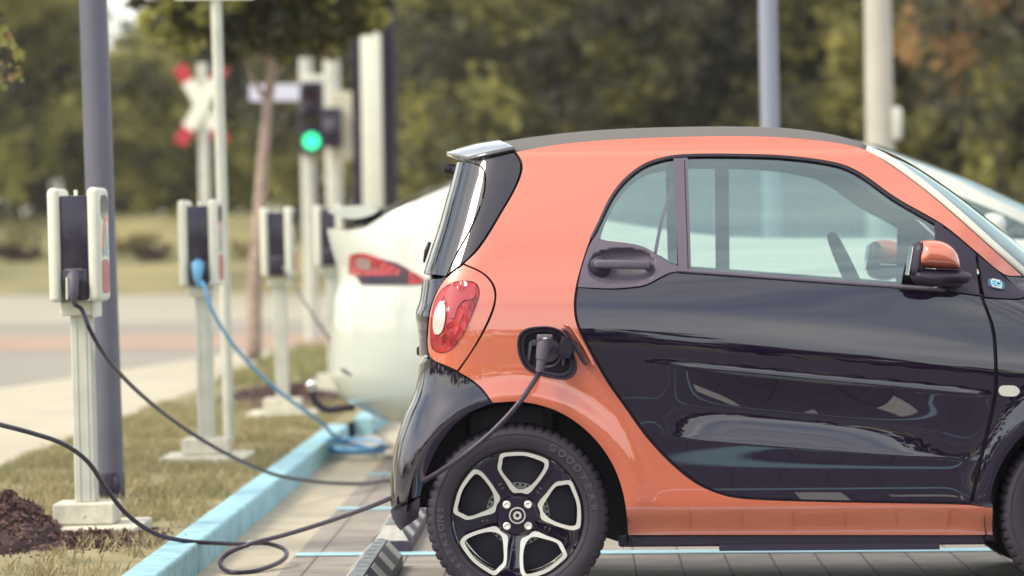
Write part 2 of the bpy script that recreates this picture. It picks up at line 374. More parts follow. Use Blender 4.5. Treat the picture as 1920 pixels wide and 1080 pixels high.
m_grd = mat('grass_dry', (.46, .39, .22), .8, col2=(.33, .28, .15), nscale=6, trans=.3, n2=.5)
avo = [(-1.62, 14.1, .28, .36), (-1.64, 18.6, .26, .34), (-1.65, 23.2, .26, .34), (-1.98, 13.3, .4, .9)]
tag(blades(30000, 10.5, 25, .055, 'dry_grass', m_grd, avoid=avo), 'short straw coloured dry grass on the strip behind the kerb', 'grass')
tag(blades(16000, 14.2, 25, .05, 'green_grass', m_grg, avoid=avo), 'patchy olive green grass tufts between the charger pads', 'grass')
tag(blades(6000, 28, 37.5, .12, 'long_grass', m_grg, xhi=-1.0), 'longer green grass round the young street tree', 'grass')
# mulch mound and mulch patches
m_mulch = mat('bark_mulch', (.085, .045, .04), .95, col2=(.03, .015, .022), nscale=60, bump=1, bscale=80)
m_mulchl = mat('mulch_chips', (.17, .10, .075), .9, col2=(.045, .024, .03), nscale=25)
def mound(cx, cy, rx_, ry_, h, name, label, n):
    vs = []; fs = []; N = 36
    for j in range(N):
        for i in range(N):
            a, b = i / (N - 1) * 2 - 1, j / (N - 1) * 2 - 1; r = math.hypot(a, b)
            z = h * max(0, 1 - r ** 1.5) * (1 + .25 * math.sin(a * 9 + b * 4) * math.cos(b * 8)) + .012 * rng.random() * (1 if r < 1 else 0)
            vs.append((cx + a * rx_, cy + b * ry_, .086 + z + (0.006 if r < .97 else -.02)))
    fs = [(j * N + i, j * N + i + 1, (j + 1) * N + i + 1, (j + 1) * N + i) for j in range(N - 1) for i in range(N - 1)]
    mi = [0] * len(fs)
    for k in range(n):
        r = abs(rng.normal(0, .48)); t = rng.uniform(0, 6.28); a, b = r * math.cos(t), r * math.sin(t)
        z = .09 + h * max(0, 1 - r ** 1.5) * (1 + .25 * math.sin(a * 9 + b * 4) * math.cos(b * 8)) + rng.uniform(0, .02)
        if r > 1: z = .095 + rng.uniform(0, .008)
        p = Vector((cx + a * rx_, cy + b * ry_, z)); d = Vector(rng.normal(0, 1, 3)).normalized() * rng.uniform(.006, .02); e = d.orthogonal().normalized() * rng.uniform(.002, .006)
        i = len(vs); vs += [p - d - e, p + d - e, p + d + e, p - d + e]; fs.append((i, i + 1, i + 2, i + 3)); mi.append(1)
    o = mobj(name, vs, fs, [m_mulch, m_mulchl], mi=mi); tag(o, label, 'mulch', kind='stuff')
p = atz(25, 1010, .1)
mound(p.x - .05, p.y, .25, .7, .14, 'mulch_mound', 'dark brown bark mulch heap at the foot of the first charger', 6500)
mound(rx(-1.75, 24.5), 26.0, .55, 2.6, .05, 'mulch_patch', 'reddish brown mulch spread behind the third charger pad', 5000)
mound(p.x + .30, p.y - .05, .28, .5, .012, 'scattered_mulch', 'thin scatter of brown mulch crumbs beside the heap', 2600)
# ================================================================== CAR BODY TOOLKIT
class Body:
    """a car side as a width function w(u, z); panels are outlines laid on it and given thickness"""
    def __init__(s, O, a, Wt, rear, front, Lr, Lf, nr, nf, rz=1.0):
        s.a = a; s.O = Vector(O)
        s.M = Matrix.Translation(s.O) @ Matrix.Rotation(-a, 4, 'Z'); s.Mi = s.M.inverted()
        s.c = s.Mi @ CP; s.W = pchip([p[0] for p in Wt], [p[1] for p in Wt])
        s.Lr, s.Lf, s.nr, s.nf = Lr, Lf, nr, nf; s.disp = None; s.tilt = 0
        rr = [s.plane(px, py, 0) for px, py in rear]; s.ur = pchip([p[1] for p in rr], [p[0] for p in rr])
        if front: ff = [s.plane(px, py, 0) for px, py in front]; s.uf = pchip([p[1] for p in ff], [p[0] for p in ff])
        else: s.uf = lambda z: np.full_like(np.asarray(z, float), 99.)
    def plane(s, px, py, w):
        d = s.Mi.to_3x3() @ ray(px, py); t = (-w - s.c.y) / d.y; p = s.c + d * t; return p.x, p.z
    def base(s, u, z):
        u = np.asarray(u, float); z = np.asarray(z, float)
        ur = s.ur(z); t = np.clip((ur + s.Lr - u) / s.Lr, 0, 1); Rr = (1 - t ** s.nr) ** (1 / s.nr)
        uf = s.uf(z); t = np.clip((u - uf + s.Lf) / s.Lf, 0, 1); Rf = (1 - t ** s.nf) ** (1 / s.nf)
        zz = z
        if s.tilt: zz = z + s.tilt * np.clip(u - .25, 0, 1.6) * sstep(.42, .72, z) * (1 - sstep(.84, 1.16, z))
        return s.W(zz) * np.minimum(Rr, Rf)
    def f(s, u, z):
        w = s.base(u, z)
        if s.disp: w = w + s.disp(np.asarray(u, float), np.asarray(z, float)) * np.clip(w / .3, 0, 1)
        return w
    def un(s, px, py):
        w = .8
        for k in range(40):
            u, z = s.plane(px, py, w); wn = float(s.f(u, z)); w += (wn - w) * .45
            if abs(wn - w) < 1e-4: break
        return s.plane(px, py, w)
    def normal(s, u, z, f=None):
        f = f or s.f; e = .0025
        fu = (f(u + e, z) - f(u - e, z)) / (2 * e); fz = (f(u, z + e) - f(u, z - e)) / (2 * e)
        w0 = f(u, z); sil = w0 < .02
        fu = np.where(sil & (u < s.ur(z) + .3), 60., fu); fu = np.where(sil & (u > s.uf(z) - .3), -60., fu)
        n = np.stack([-fu, -np.ones_like(fu), -fz], 1); return n / np.linalg.norm(n, axis=1)[:, None]
    def poly(s, px, n=5, corner=42, uv=None):
        """pixel outline -> (u,z) outline; points with third item 's' lie on the centre line silhouette"""
        q = []
        for p in px: q.append(s.plane(p[0], p[1], 0) if len(p) > 2 else s.un(p[0], p[1]))
        return cat_rom(q, n, corner)
    def panel(s, name, poly, m, parent, holes=(), off=0, grid=.018, thick=.010, sil=False, side='R', f=None, label=None, rim=True, ex=None):
        if sil:
            a = np.array(poly); zs = np.arange(a[:, 1].min(), a[:, 1].max(), grid * .8); L = []
            for z in zs:
                U = float(s.ur(z))
                for t in (.3, .5, .7, .8, .87, .92, .95, .97, .982, .99, .995, .998, .9995): L.append((U + s.Lr * (1 - t), z))
            ex = np.array(L)
        V, F_, bd = cdt(poly, holes, grid, ex)
        ff = f or s.f
        wv = ff(V[:, 0], V[:, 1]); nv = s.normal(V[:, 0], V[:, 1], ff)
        wv = np.where(wv < .012, 0, wv) if sil else wv
        P = np.stack([V[:, 0], -wv, V[:, 1]], 1) + nv * off
        if sil: P[:, 1] = np.where(wv <= 0, 0, P[:, 1])
        vs = P.tolist(); ns = nv.tolist()
        fs = [tuple(t) for t in F_]     # ccw in (u,z) faces toward -y
        if rim:
            used = {}
            def dupv(i, d):
                k = (i, d)
                if k not in used:
                    used[k] = len(vs)
                    vs.append((P[i] - nv[i] * (thick * d)).tolist()); ns.append(None)
                return used[k]
            acc = {}
            for a_, b_ in bd:
                if wv[a_] <= 0 and wv[b_] <= 0: continue
                e = V[b_] - V[a_]; o = np.array([e[1], 0, -e[0]]); o /= np.linalg.norm(o) + 1e-12
                i0, i1, i2, i3 = dupv(a_, 0), dupv(b_, 0), dupv(b_, 1), dupv(a_, 1)
                fs.append((i1, i0, i3, i2))
                for k in (i0, i1, i2, i3): acc[k] = acc.get(k, 0) + o
            for k, o in acc.items(): ns[k] = (o / (np.linalg.norm(o) + 1e-9)).tolist()
            for k in range(len(ns)):
                if ns[k] is None: ns[k] = [0, -1, 0]
        out = []
        sides = {'R': (1,), 'L': (-1,), 'RL': (1, -1), 'J': (0,)}[side]
        for sd_ in sides:
            if sd_ == 1: o = mobj(name, vs, fs, m, parent, normals=ns)
            elif sd_ == -1: o = mobj(name, [(x, -y, z) for x, y, z in vs], [t[::-1] for t in fs], m, parent, normals=[(x, -y, z) for x, y, z in ns])
            else:
                k = len(vs); o = mobj(name, vs + [(x, -y, z) for x, y, z in vs], fs + [tuple(i + k for i in t[::-1]) for t in fs], m, parent, normals=ns + [(x, -y, z) for x, y, z in ns])
            if label: o['label'] = label
            out.append(o)
        return out
    def strip(s, name, px, width, m, parent, off=0, closed=False, h=.006, n=6, side='R', isuv=False, mb=None, f=None):
        """flat ribbon with rounded edges following a polyline on the body"""
        q = px if isuv else cat_rom([s.un(*p[:2]) for p in px], n, 50, closed)
        q = np.array(q); k = len(q); ff = f or s.f; vs = []; fs = []
        for i in range(k):
            a = q[(i - 1) % k] if closed or i else q[0]; b = q[(i + 1) % k] if closed or i < k - 1 else q[-1]
            t = (b - a) / (np.linalg.norm(b - a) + 1e-9); nn = np.array([-t[1], t[0]])
            for j, (c, d) in enumerate(((-.5, -h), (-.42, 0), (0, .001), (.42, 0), (.5, -h))):
                p = q[i] + nn * width * c; w = float(ff(p[0], p[1])) + off + d; vs.append((p[0], -w, p[1]))
        for i in range(k if closed else k - 1):
            for j in range(4): fs.append((i * 5 + j, ((i + 1) % k) * 5 + j, ((i + 1) % k) * 5 + j + 1, i * 5 + j + 1))
        for sg in ((1,) if side == 'R' else (1, -1)):
            b_ = (mb[0] if sg == 1 else mb[1]) if mb else MB()
            b_.add([(x, y * sg, z) for x, y, z in vs], fs)
            if not mb: b_.build(name, m, parent, smooth=True)
def inset(poly, d):
    """shrink a (u,z) or px outline by d"""
    P = np.array([p[:2] for p in poly], float); n = len(P); ar = 0
    for i in range(n): ar += P[i][0] * P[(i + 1) % n][1] - P[(i + 1) % n][0] * P[i][1]
    sg = 1 if ar > 0 else -1; out = []
    for i in range(n):
        a = P[i] - P[i - 1]; b = P[(i + 1) % n] - P[i]; a /= np.linalg.norm(a) + 1e-9; b /= np.linalg.norm(b) + 1e-9
        na = np.array([-a[1], a[0]]) * sg; nb = np.array([-b[1], b[0]]) * sg; k = na + nb; k /= np.linalg.norm(k) + 1e-9
        out.append(P[i] + k * min(d / max(.35, k.dot(na)), d * 2.2))
    return out
# ================================================================== SMALL CORAL CAR
al = R(1.15)
CO = Vector((.017, 12.0, 0)) + Vector((math.sin(al), math.cos(al), 0)) * .80
rearS = [(862, 300), (855, 330), (843, 375), (828, 430), (812, 480), (803, 512), (801, 525), (796, 560), (789, 585), (793, 610), (796, 640), (795, 680), (789, 715), (770, 762), (752, 820), (745, 870), (743, 920), (745, 945), (752, 962), (768, 985), (775, 1040)]
frontS = [(1990, 520), (2110, 575), (2190, 620), (2245, 690), (2275, 780), (2290, 870), (2280, 960), (2255, 1040)]
B = Body(CO, al, [(.12, .70), (.18, .745), (.24, .752), (.325, .811), (.345, .814), (.45, .818), (.62, .826), (.76, .829), (.88, .8285), (.97, .819), (1.05, .799), (1.12, .772), (1.22, .728), (1.32, .680), (1.42, .630), (1.50, .585), (1.54, .55), (1.6, .50)],
         rearS, frontS, .36, .55, 5.5, 2.3)
B.tilt = .10
WH = np.array(B.plane(970, 967, .8)); WF = WH + np.array([1.873, 0])
uv = lambda px, py: np.array(B.plane(px, py, .82))
_cr0, _cr1 = uv(1200, 680), uv(1862, 742); _lo0, _lo1 = uv(1330, 828), uv(1845, 868)
def bdisp(u, z):
    r = np.hypot(u - WH[0], z - WH[1]); d = .016 * np.exp(-((r - .385) / .05) ** 2) * sstep(.20, .35, z)
    r = np.hypot(u - WF[0], z - WF[1]); d = d + .016 * np.exp(-((r - .36) / .05) ** 2) * sstep(.20, .35, z)
    zc = _cr0[1] + (u - _cr0[0]) * (_cr1[1] - _cr0[1]) / (_cr1[0] - _cr0[0])
    zl = _lo0[1] + (u - _lo0[0]) * (_lo1[1] - _lo0[1]) / (_lo1[0] - _lo0[0])
    zl = zl
    win = sstep(uv(1215, 0)[0], uv(1400, 0)[0], u) * (1 - sstep(uv(1800, 0)[0], uv(1880, 0)[0], u) * .8)
    s_ = (z - zl) / (zc - zl)                       # 0 at the lower edge, 1 at the crease
    sc_ = np.clip(s_, 0, 1)
    bowl = np.where((s_ > 0) & (s_ < 1), np.where(sc_ < .45, np.sin(math.pi / 2 * sc_ / .45), np.cos(math.pi / 2 * (sc_ - .45) / .55)), 0)
    win2 = 1 - .8 * sstep(uv(1520, 0)[0], uv(1780, 0)[0], u)
    d = d - .034 * bowl * win * win2 * sstep(-.01, .07, s_)
    ledge = 0
    crs = .0022 * np.where(z > zc, np.exp(-((z - zc) / .009) ** 2), np.exp(-((z - zc) / .005) ** 2)) * sstep(_cr0[0] - .02, _cr0[0] + .25, u) * (1 - sstep(_cr1[0] - .15, _cr1[0] + .03, u))
    return d + ledge + crs
B.disp = bdisp
car = empty('small_car', CO, -al, 'small two-door coral and black electric car plugged in at its rear flank', 'car')
P = B.poly
# --- outlines in photograph pixels
rail = [(968, 285), (1040, 272), (1130, 263), (1230, 258), (1330, 255.5), (1430, 256), (1520, 262), (1580, 270), (1622, 281)]
apil = [(1650, 297), (1700, 331), (1750, 370), (1800, 413), (1860, 467), (1916, 517)]
dl = [(1883, 514), (1832, 473), (1770, 422), (1680, 370), (1613, 323), (1570, 305), (1480, 292), (1380, 288), (1280, 289), (1233, 297), (1200, 311), (1167, 338), (1143, 370), (1120, 418), (1103, 457), (1089, 500), (1080, 535), (1076, 563), (1077, 592), (1084, 618), (1099, 648), (1118, 683), (1140, 720), (1172, 765), (1210, 818), (1258, 870), (1308, 909), (1360, 930), (1410, 937), (1560, 942), (1700, 944.5), (1810, 947), (1861, 952)]
archR = [(1178, 1003), (1174, 955), (1166, 915), (1150, 873), (1124, 833), (1090, 799), (1050, 773), (1010, 759), (970, 753), (924, 755)]
quarter = [(905, 729), (882, 710), (860, 697), (880, 668), (905, 628), (925, 585), (931, 553), (925, 530), (905, 510), (871, 494)]
tail = [(895, 471), (915, 443), (940, 401), (965, 358), (979, 323), (979, 303)]
o_px = rail + apil + dl + [(1861, 1003)] + archR + quarter + tail
orange = P(o_px, 5, 40)
port_px = [(971, 645), (975, 627), (988, 617), (1015, 613), (1038, 615), (1056, 625), (1066, 645), (1075, 665), (1080, 684), (1077, 699), (1066, 708), (1050, 710), (1028, 706), (1002, 699), (985, 688), (975, 669)]
port = P(port_px, 4, 70)
B.panel('side_body_panel', orange, m_orange, car, holes=[port], thick=.012)
B.panel('side_body_panel', orange, m_orange, car, side='L', thick=.012)
# inner lining of the pillars
lin = lambda u, z: B.base(u, z) - .055
inn_px = [(985, 300)] + [(x, y + 6) for x, y in rail[1:]] + [(x - 3, y + 4) for x, y in apil[:-1]] + [(1880, 505)] + [(1815, 478), (1755, 428), (1665, 381), (1600, 337), (1560, 321), (1475, 307), (1380, 303), (1290, 304), (1240, 311), (1210, 322), (1180, 347), (1156, 378), (1134, 420), (1124, 452), (1240, 480), (1290, 512), (1750, 545), (1850, 552), (1855, 620), (1100, 620), (1040, 560), (960, 500), (930, 470), (960, 420), (990, 350)]
B.panel('pillar_lining', P(inn_px, 3), m_trim, car, side='RL', f=lin, grid=.05, thick=.006)
# lamp quarter panel (with the lamp hole) and lamp
lp = [(869, 497), (903, 513), (921, 532), (927, 555), (921, 583), (901, 627), (877, 667), (857, 694), (832, 683), (815, 676), (806, 666), (802, 648), (803, 620), (808, 580), (821, 545), (836, 523)]
lamp = [(873, 526), (889, 529), (897, 537), (899, 552), (893, 571), (879, 606), (862, 637), (846, 655), (828, 662), (811, 655), (807, 634), (808, 600), (815, 566), (828, 543), (850, 529)]
lampP = P(lamp, 5, 60)
B.panel('tail_corner_panel', P(lp, 5, 50), m_orange, car, holes=[lampP], side='RL', thick=.012, grid=.012)
lampf = lambda u, z: B.f(u, z) + .004
for o in B.panel('tail_lamp', P([(x + (850 - x) * .03, y + (595 - y) * .02) for x, y in lamp], 5, 60), m_red, car, side='RL', f=lampf, grid=.011, thick=.02): lampo = o; \
    o['label'] = 'faceted red tail lamp with a white reversing pill'
def sub(o, name, px, m, off, right_only=True):
    q = B.panel(name, P(px, 5, 60), m, o, f=lambda u, z: B.f(u, z) + off, grid=.012, thick=.004)[0]; return q
lo_ = [o for o in car.children if o.name.startswith('tail_lamp')]
sub(lo_[0], 'reversing_light', [(825, 564), (832, 565), (835, 577), (834, 600), (829, 620), (822, 627), (815, 626), (812, 616), (812, 598), (817, 579)], m_clear, .009)
sub(lo_[0], 'indicator_lens', [(846, 536), (858, 540), (866, 550), (872, 541), (885, 535), (892, 548), (886, 560), (870, 563), (858, 577), (852, 596), (842, 596), (841, 572), (834, 557), (838, 543)], m_pink, .008)
lo_[0].children[0]['label'] = 'white pill shaped reversing light'
# seals / shut lines: dark strips just under the skin
shut = (MB(), MB())
for line in ([(871, 494), (905, 510), (925, 530), (931, 553), (925, 585), (905, 628), (880, 668), (858, 699)], [(802, 661), (815, 677), (833, 687), (860, 698), (880, 709), (905, 729), (926, 757)],
             [(836, 520), (871, 494), (895, 471), (915, 443), (940, 401), (965, 358), (979, 323), (979, 303), (968, 285)], [(836, 520), (823, 541), (808, 578), (803, 615), (801, 655)],
             [(1842, 555), (1861, 612), (1867, 665), (1866, 740), (1850, 815), (1835, 880), (1821, 945)], [(1861, 955), (1861, 1003)]):
    B.strip('x', line, .018, m_seal, car, off=-.017, side='RL', mb=shut)
B.strip('x', [d for d in dl], .030, m_seal, car, off=-.012, side='RL', mb=shut)
[q_.build('shut_line_seal', m_seal, car, smooth=True) for q_ in shut]
# --- door
di = inset([(x, y) for x, y in (dl[1:-1])] + [(1832, 940)], 0)
door_px = [(1084, 540), (1143, 543.5), (1186, 541), (1213, 536), (1241, 522), (1262, 512.5), (1290, 513), (1400, 521.5), (1600, 536), (1740, 547), (1795, 551), (1838, 557),
           (1857, 612), (1863, 665), (1862, 740), (1846, 815), (1831, 880), (1818, 942),
           (1700, 940), (1560, 937.5), (1410, 932.5), (1362, 925.5), (1312, 905), (1263, 866.5), (1215, 815), (1177, 762), (1145, 717), (1123, 681), (1104, 646), (1089, 616), (1082, 592), (1081, 563)]
crx = []
for k in range(130):
    x_ = 1190 + k * 5.2; a_, b_ = np.array(uv(x_, 680 + (x_ - 1200) * 62 / 662)), np.array(uv(x_, 828 + (x_ - 1330) * 40 / 515))
    crx += [(a_[0], a_[1] + dz_) for dz_ in (-.028, -.021, -.016, -.012, -.008, -.004, 0, .003, .007, .012)] + [(b_[0], b_[1] + dz_) for dz_ in (-.010, -.005, -.0015, .0015, .005, .010)]
B.panel('door', P(door_px, 5, 40), m_black, car, side='RL', grid=.012, ex=np.array(crx), label='glossy black door with a sculpted hollow')
# door-handle surround with recess
hx, hz = B.un(1166, 500)
def hf(u, z):
    q = np.clip(1 - (np.abs((u - hx) / .108) ** 2.6 + np.abs((z - hz + .0) / .058) ** 2.6), 0, 1); return B.base(u, z) + .002 - .034 * (q ** .55)
hs_px = [(1119, 438), (1123, 447), (1137, 451), (1186, 457), (1212, 465), (1236, 480), (1255, 492.5), (1269, 497), (1273, 503), (1268, 509), (1257, 510.5), (1239, 519), (1212, 533), (1185, 538), (1143, 540.5), (1083, 538), (1091, 503), (1105, 461)]
B.panel('handle_surround', P(hs_px, 5, 50), m_plastic, car, side='RL', f=hf, grid=.008, thick=.012)
# window glass, frames and trim
seal = (MB(), MB()); wl = [(1109, 447), (1123, 419), (1146, 372), (1170, 340.5), (1202.5, 314), (1235, 300.5), (1281, 292.5), (1380, 291.5), (1479, 295.5), (1568, 308.5), (1611, 327), (1678, 374), (1768, 426)]
B.strip('x', wl, .013, m_seal, car, off=.002, side='RL', mb=seal, h=.012); [q_.build('window_seal', m_seal, car, smooth=True) for q_ in seal]
rg = [(1118, 440), (1130, 416), (1151, 374), (1175, 343), (1206, 316), (1238, 302.5), (1266, 298.5), (1270, 496), (1255, 491), (1236, 478.5), (1212, 463.5), (1186, 455.5), (1136, 449.5), (1122, 446)]
dg = [(1286, 296), (1380, 295), (1479, 299), (1566, 312), (1608, 330.5), (1675, 378), (1752, 420), (1757, 541), (1680, 535.5), (1500, 521), (1294, 506)]
gf = lambda u, z: B.base(u, z) - .006
gq = B.panel('rear_side_window', P(rg, 5, 50), m_glass, car, side='RL', f=gf, grid=.03, rim=False)
gd = B.panel('door_window', P(dg, 5, 50), m_glass, car, side='RL', f=gf, grid=.03, rim=False)
pil = [(1263, 297), (1289, 295.5), (1296, 508), (1272, 508)]
B.panel('door_pillar_trim', P(pil, 5, 30), m_plastic, car, side='RL', f=lambda u, z: B.base(u, z) + .003, grid=.02, thick=.014)
B.strip('window_channel', [(1283, 300), (1290, 504)], .003, m_seal, car, off=.0045, side='RL', h=.002)
B.strip('belt_moulding', [(1270, 506.5), (1400, 516), (1600, 531), (1700, 538), (1772, 544)], .013, m_plastic, car, off=.008, side='RL', h=.012)
tri = [(1752, 414), (1795, 447), (1828, 474), (1837, 553), (1795, 548), (1757, 543)]
B.panel('mirror_base_trim', P(tri, 5, 30), m_dplast, car, side='RL', f=lambda u, z: B.base(u, z) + .003, grid=.02, thick=.014)
tri2 = [(1835, 480), (1882, 519), (1920, 549), (1922, 555), (1912, 559), (1880, 559), (1846, 556)]
fq = B.panel('front_corner_trim', P(tri2, 5, 45), m_dplast, car, side='RL', f=lambda u, z: B.base(u, z) + .004, grid=.02, thick=.014)[0]
# --- fender, front
fen = [(1887, 519), (1917, 521), (1960, 528), (2020, 545), (2080, 566), (2140, 600), (2170, 640), (2180, 700), (2190, 780), (2235, 860), (2245, 960), (2240, 1003), (2258, 1003)]
c2 = (2058, 963); rr = 203
fa = [(c2[0] + rr * math.cos(R(t)), c2[1] - rr * math.sin(R(t))) for t in range(-8, 186, 10)]
fen2 = [(1917, 521), (1960, 528), (2020, 545), (2080, 566), (2130, 592), (2160, 640), (2175, 700), (2200, 760), (2225, 830)]
fen_px = [(1885, 518)] + fen2 + [(2240, 900)] + [p for p in fa[3:-1]] + [(1862.5, 952), (1824, 945), (1838, 882), (1853, 817), (1869, 742), (1870, 665), (1864, 612), (1845, 560), (1880, 562), (1914, 562), (1928, 556)]
B.panel('front_wing', P(fen_px, 4, 40), m_black, car, side='RL', grid=.02, label='glossy black front wing')
B.strip('x', [(1886, 517), (1928, 555)], .02, m_seal, car, off=-.008)
si = B.panel('side_indicator', P([(1872, 733), (1876, 724), (1890, 722.5), (1904, 724), (1912, 733), (1905, 742), (1890, 743), (1877, 741)], 4, 80), m_clear, car, side='RL', f=lambda u, z: B.f(u, z) + .005, grid=.01, thick=.006)
# --- bumper and tailgate (both halves joined across the centre line)
def silpts(z0, z1, n):
    return [(float(B.ur(z)), z) for z in np.linspace(z0, z1, n)]
bz0 = B.plane(775, 976, 0)[1]; bz1 = B.plane(795, 672, 0)[1]
bump = [B.un(*p) for p in [(805, 674), (815, 679), (833, 689), (860, 701), (879, 712), (903, 732), (921, 756), (880, 774), (850, 798), (822, 836), (799, 886), (788, 929)]]
bzm = B.plane(744, 934, 0)[1]
bump = cat_rom(bump, 4, 40, False) + silpts(bzm, bz1, 42)
low_ = cat_rom([B.un(787.5, 933), B.un(786, 950), B.un(783, 972)], 3, 60, False) + silpts(bz0, bzm - .004, 12)
B.panel('lower_bumper', low_, m_dplast, car, sil=True, side='J', grid=.015, label='matt dark lower edge of the rear bumper')
B.panel('rear_bumper', bump, m_black, car, sil=True, side='J', grid=.015, label='glossy black rear bumper and wheel arch corner')
tz0 = B.plane(797, 664, 0)[1]; tz1 = B.plane(801, 521, 0)[1]
tg = cat_rom([B.un(*p) for p in [(834, 522), (819, 545), (805.5, 580), (800.5, 615), (799.5, 645), (802, 664)]], 4, 60, False) + silpts(tz0, tz1, 26)
B.panel('tailgate', tg, m_black, car, sil=True, side='J', grid=.012, label='glossy black tailgate below the rear window')
gz0 = B.plane(803, 516, 0)[1]; gz1 = B.plane(860, 306, 0)[1]
qe = [(882, 306), (898, 312), (907, 324), (907, 356), (897, 392), (877, 436), (857, 471), (836, 517)]
rgl = cat_rom([B.un(*p) for p in qe], 4, 60, False) + silpts(gz0, gz1, 34)
B.panel('rear_window', rgl, m_bglass, car, sil=True, side='J', grid=.012, f=lambda u, z: B.base(u, z) - .0, label='tall curved rear window')
qp = [(964, 287), (974, 304), (974.5, 322), (961, 357), (936, 400), (911, 441), (891.5, 468), (869, 491), (839, 514), (860, 472), (880, 437), (900, 393), (910, 356), (910, 323), (901, 310), (886, 305.5), (925, 296)]
m_quart = mat('quarter_gloss', (.008, .005, .016), .03, 0, 0, ior=1.7)
B.panel('rear_quarter_trim', P(qp, 5, 45), m_quart, car, side='RL', grid=.012, label='gloss black rear quarter panel')
# --- roof: loft from the rail to the centre crown
def loft(name, edge, cen, m, parent, n=2.2, K=18, dn=0.0, thick=0):
    """edge: list of (u,w,z) on the right side, cen: list of (u,z) on the centre line"""
    e = np.array(edge); c = np.array(cen); N = 40
    def res(a):
        d = np.concatenate([[0], np.cumsum(np.linalg.norm(np.diff(a, axis=0), axis=1))]); t = np.linspace(0, d[-1], N)
        return np.stack([np.interp(t, d, a[:, i]) for i in range(a.shape[1])], 1)
    e = res(e); c = res(c); vs = []; 
    for i in range(N):
        for j in range(-K, K + 1):
            s_ = abs(j) / K; r = (1 - s_ ** n) ** (1 / 1.6) if n else 1 - s_
            r = 1 - s_ ** n
            vs.append((e[i][0] + (c[i][0] - e[i][0]) * r, e[i][1] * (j / K), e[i][2] + (c[i][1] - e[i][2]) * r - dn * s_ ** 12))
    q = 2 * K + 1; fs = [(i * q + j, i * q + j + 1, (i + 1) * q + j + 1, (i + 1) * q + j) for i in range(N - 1) for j in range(q - 1)]
    o = mobj(name, vs, [t[::-1] for t in fs], m, parent, smooth=True)
    if thick:
        md = o.modifiers.new('s', 'SOLIDIFY'); md.thickness = thick; md.offset = -1
    return o
def edge3(pxs, dw=0, dz=0):
    q = cat_rom([B.un(*p) for p in pxs], 5, 60, False); return [(p[0], float(B.f(p[0], p[1])) - dw, p[1] + dz) for p in q]
def cen2(pxs): return cat_rom([B.plane(p[0], p[1], 0) for p in pxs], 5, 60, False)
roof_e = edge3([(970, 284)] + rail[1:], .002, -.002)
loft('roof', roof_e, cen2([(935, 268), (1000, 257.5), (1100, 246.5), (1200, 241), (1300, 238.5), (1400, 238.5), (1480, 242), (1550, 252), (1600, 265), (1620, 275)]), m_roof, car, thick=.012)['label'] = 'grey textured roof'
ws = loft('windscreen', edge3([(1623, 281)] + [(x + 3, y + 1) for x, y in apil], .004), cen2([(1621, 275.5), (1650, 283), (1700, 306), (1760, 345), (1820, 390), (1880, 438), (1955, 500), (1990, 522)]), m_glassd, car)
# pale strip laid along the A pillar next to the coral
B.strip('windscreen_edge_strip', [(1624, 279)] + [(x + 9, y - 3) for x, y in apil], .026, m_whitep, car, off=-.004, side='RL', h=.02)
sp_e = edge3([(966, 285), (930, 293), (900, 300), (884, 304)], .0, .004)
m_gloss = mat('glossy_grey_black', (.05, .045, .05), .2, .2, 1, cior=1.8)
spo = loft('rear_spoiler', sp_e, cen2([(934, 268.5), (900, 274), (865, 283), (839, 291.5)]), m_gloss, car, thick=.012, n=2.4); spo['label'] = 'gloss black roof spoiler lip over the rear window'
mb = MB(); c_ = B.plane(846, 316, 0)
mb.tube([(c_[0] - .022, 0, c_[1] + .002), (c_[0] + .006, 0, c_[1] - .002), (c_[0] + .03, 0, c_[1] - .006)], [.016, .018, .012], 14); mb.box((c_[0] + .02, 0, c_[1] - .004), (.03, .09, .022), bev=.006)
mb.build('rear_camera', m_dplast, car, smooth=True, auto=.7)
# rear wiper hint + tailgate handle + plate light
mb = MB(); p1 = B.plane(803, 470, 0); p2 = B.plane(797, 492, 0)
mb.tube([(p1[0] + .006, -.0, p1[1] + .03), (p1[0] - .006, 0, p1[1]), (p2[0] - .004, 0, p2[1])], [.006, .008, .004], 8); mb.build('rear_wiper', m_dplast, car, smooth=True)
mb = MB(); p1 = B.plane(789, 655, 0); mb.box((p1[0] + .004, 0, p1[1]), (.02, .4, .03), bev=.006); mb.build('tailgate_handle', m_dplast, car)
# bonnet + nose (out of the picture, seen only from a step aside)
fe = [(float(p[0]), float(B.f(p[0], p[1])) - .002, float(p[1])) for p in cat_rom([B.un(*p) for p in fen2], 4, 60, False)]
loft('bonnet', fe, cen2([(1975, 512), (2060, 532), (2130, 556), (2190, 600), (2230, 660), (2255, 730), (2270, 800), (2275, 840)]), m_black, car, n=2.6)
nose = [(float(B.uf(z)), z) for z in np.linspace(.20, .56, 14)]
fb = [(u, z) for u, z in nose] + [B.un(2200, 840), B.un(2235, 900), B.un(2250, 980)]
def frontpanel():
    mb = MB(); Z = np.linspace(.16, .62, 14); K = 16; vs = []
    for z in Z:
        U = float(B.uf(z)); Wz = float(B.W(z)) - .01
        for j in range(-K, K + 1):
            s_ = j / K; t = (1 - abs(s_) ** B.nf) ** (1 / B.nf) if abs(s_) < 1 else 0
            vs.append((U - B.Lf + B.Lf * t if t > .12 else U - B.Lf * .88, Wz * s_, z))
    q = 2 * K + 1; mb.add(vs, [(i * q + j, i * q + j + 1, (i + 1) * q + j + 1, (i + 1) * q + j) for i in range(13) for j in range(q - 1)])
    return mb.build('front_bumper', m_black, car, smooth=True)
frontpanel()
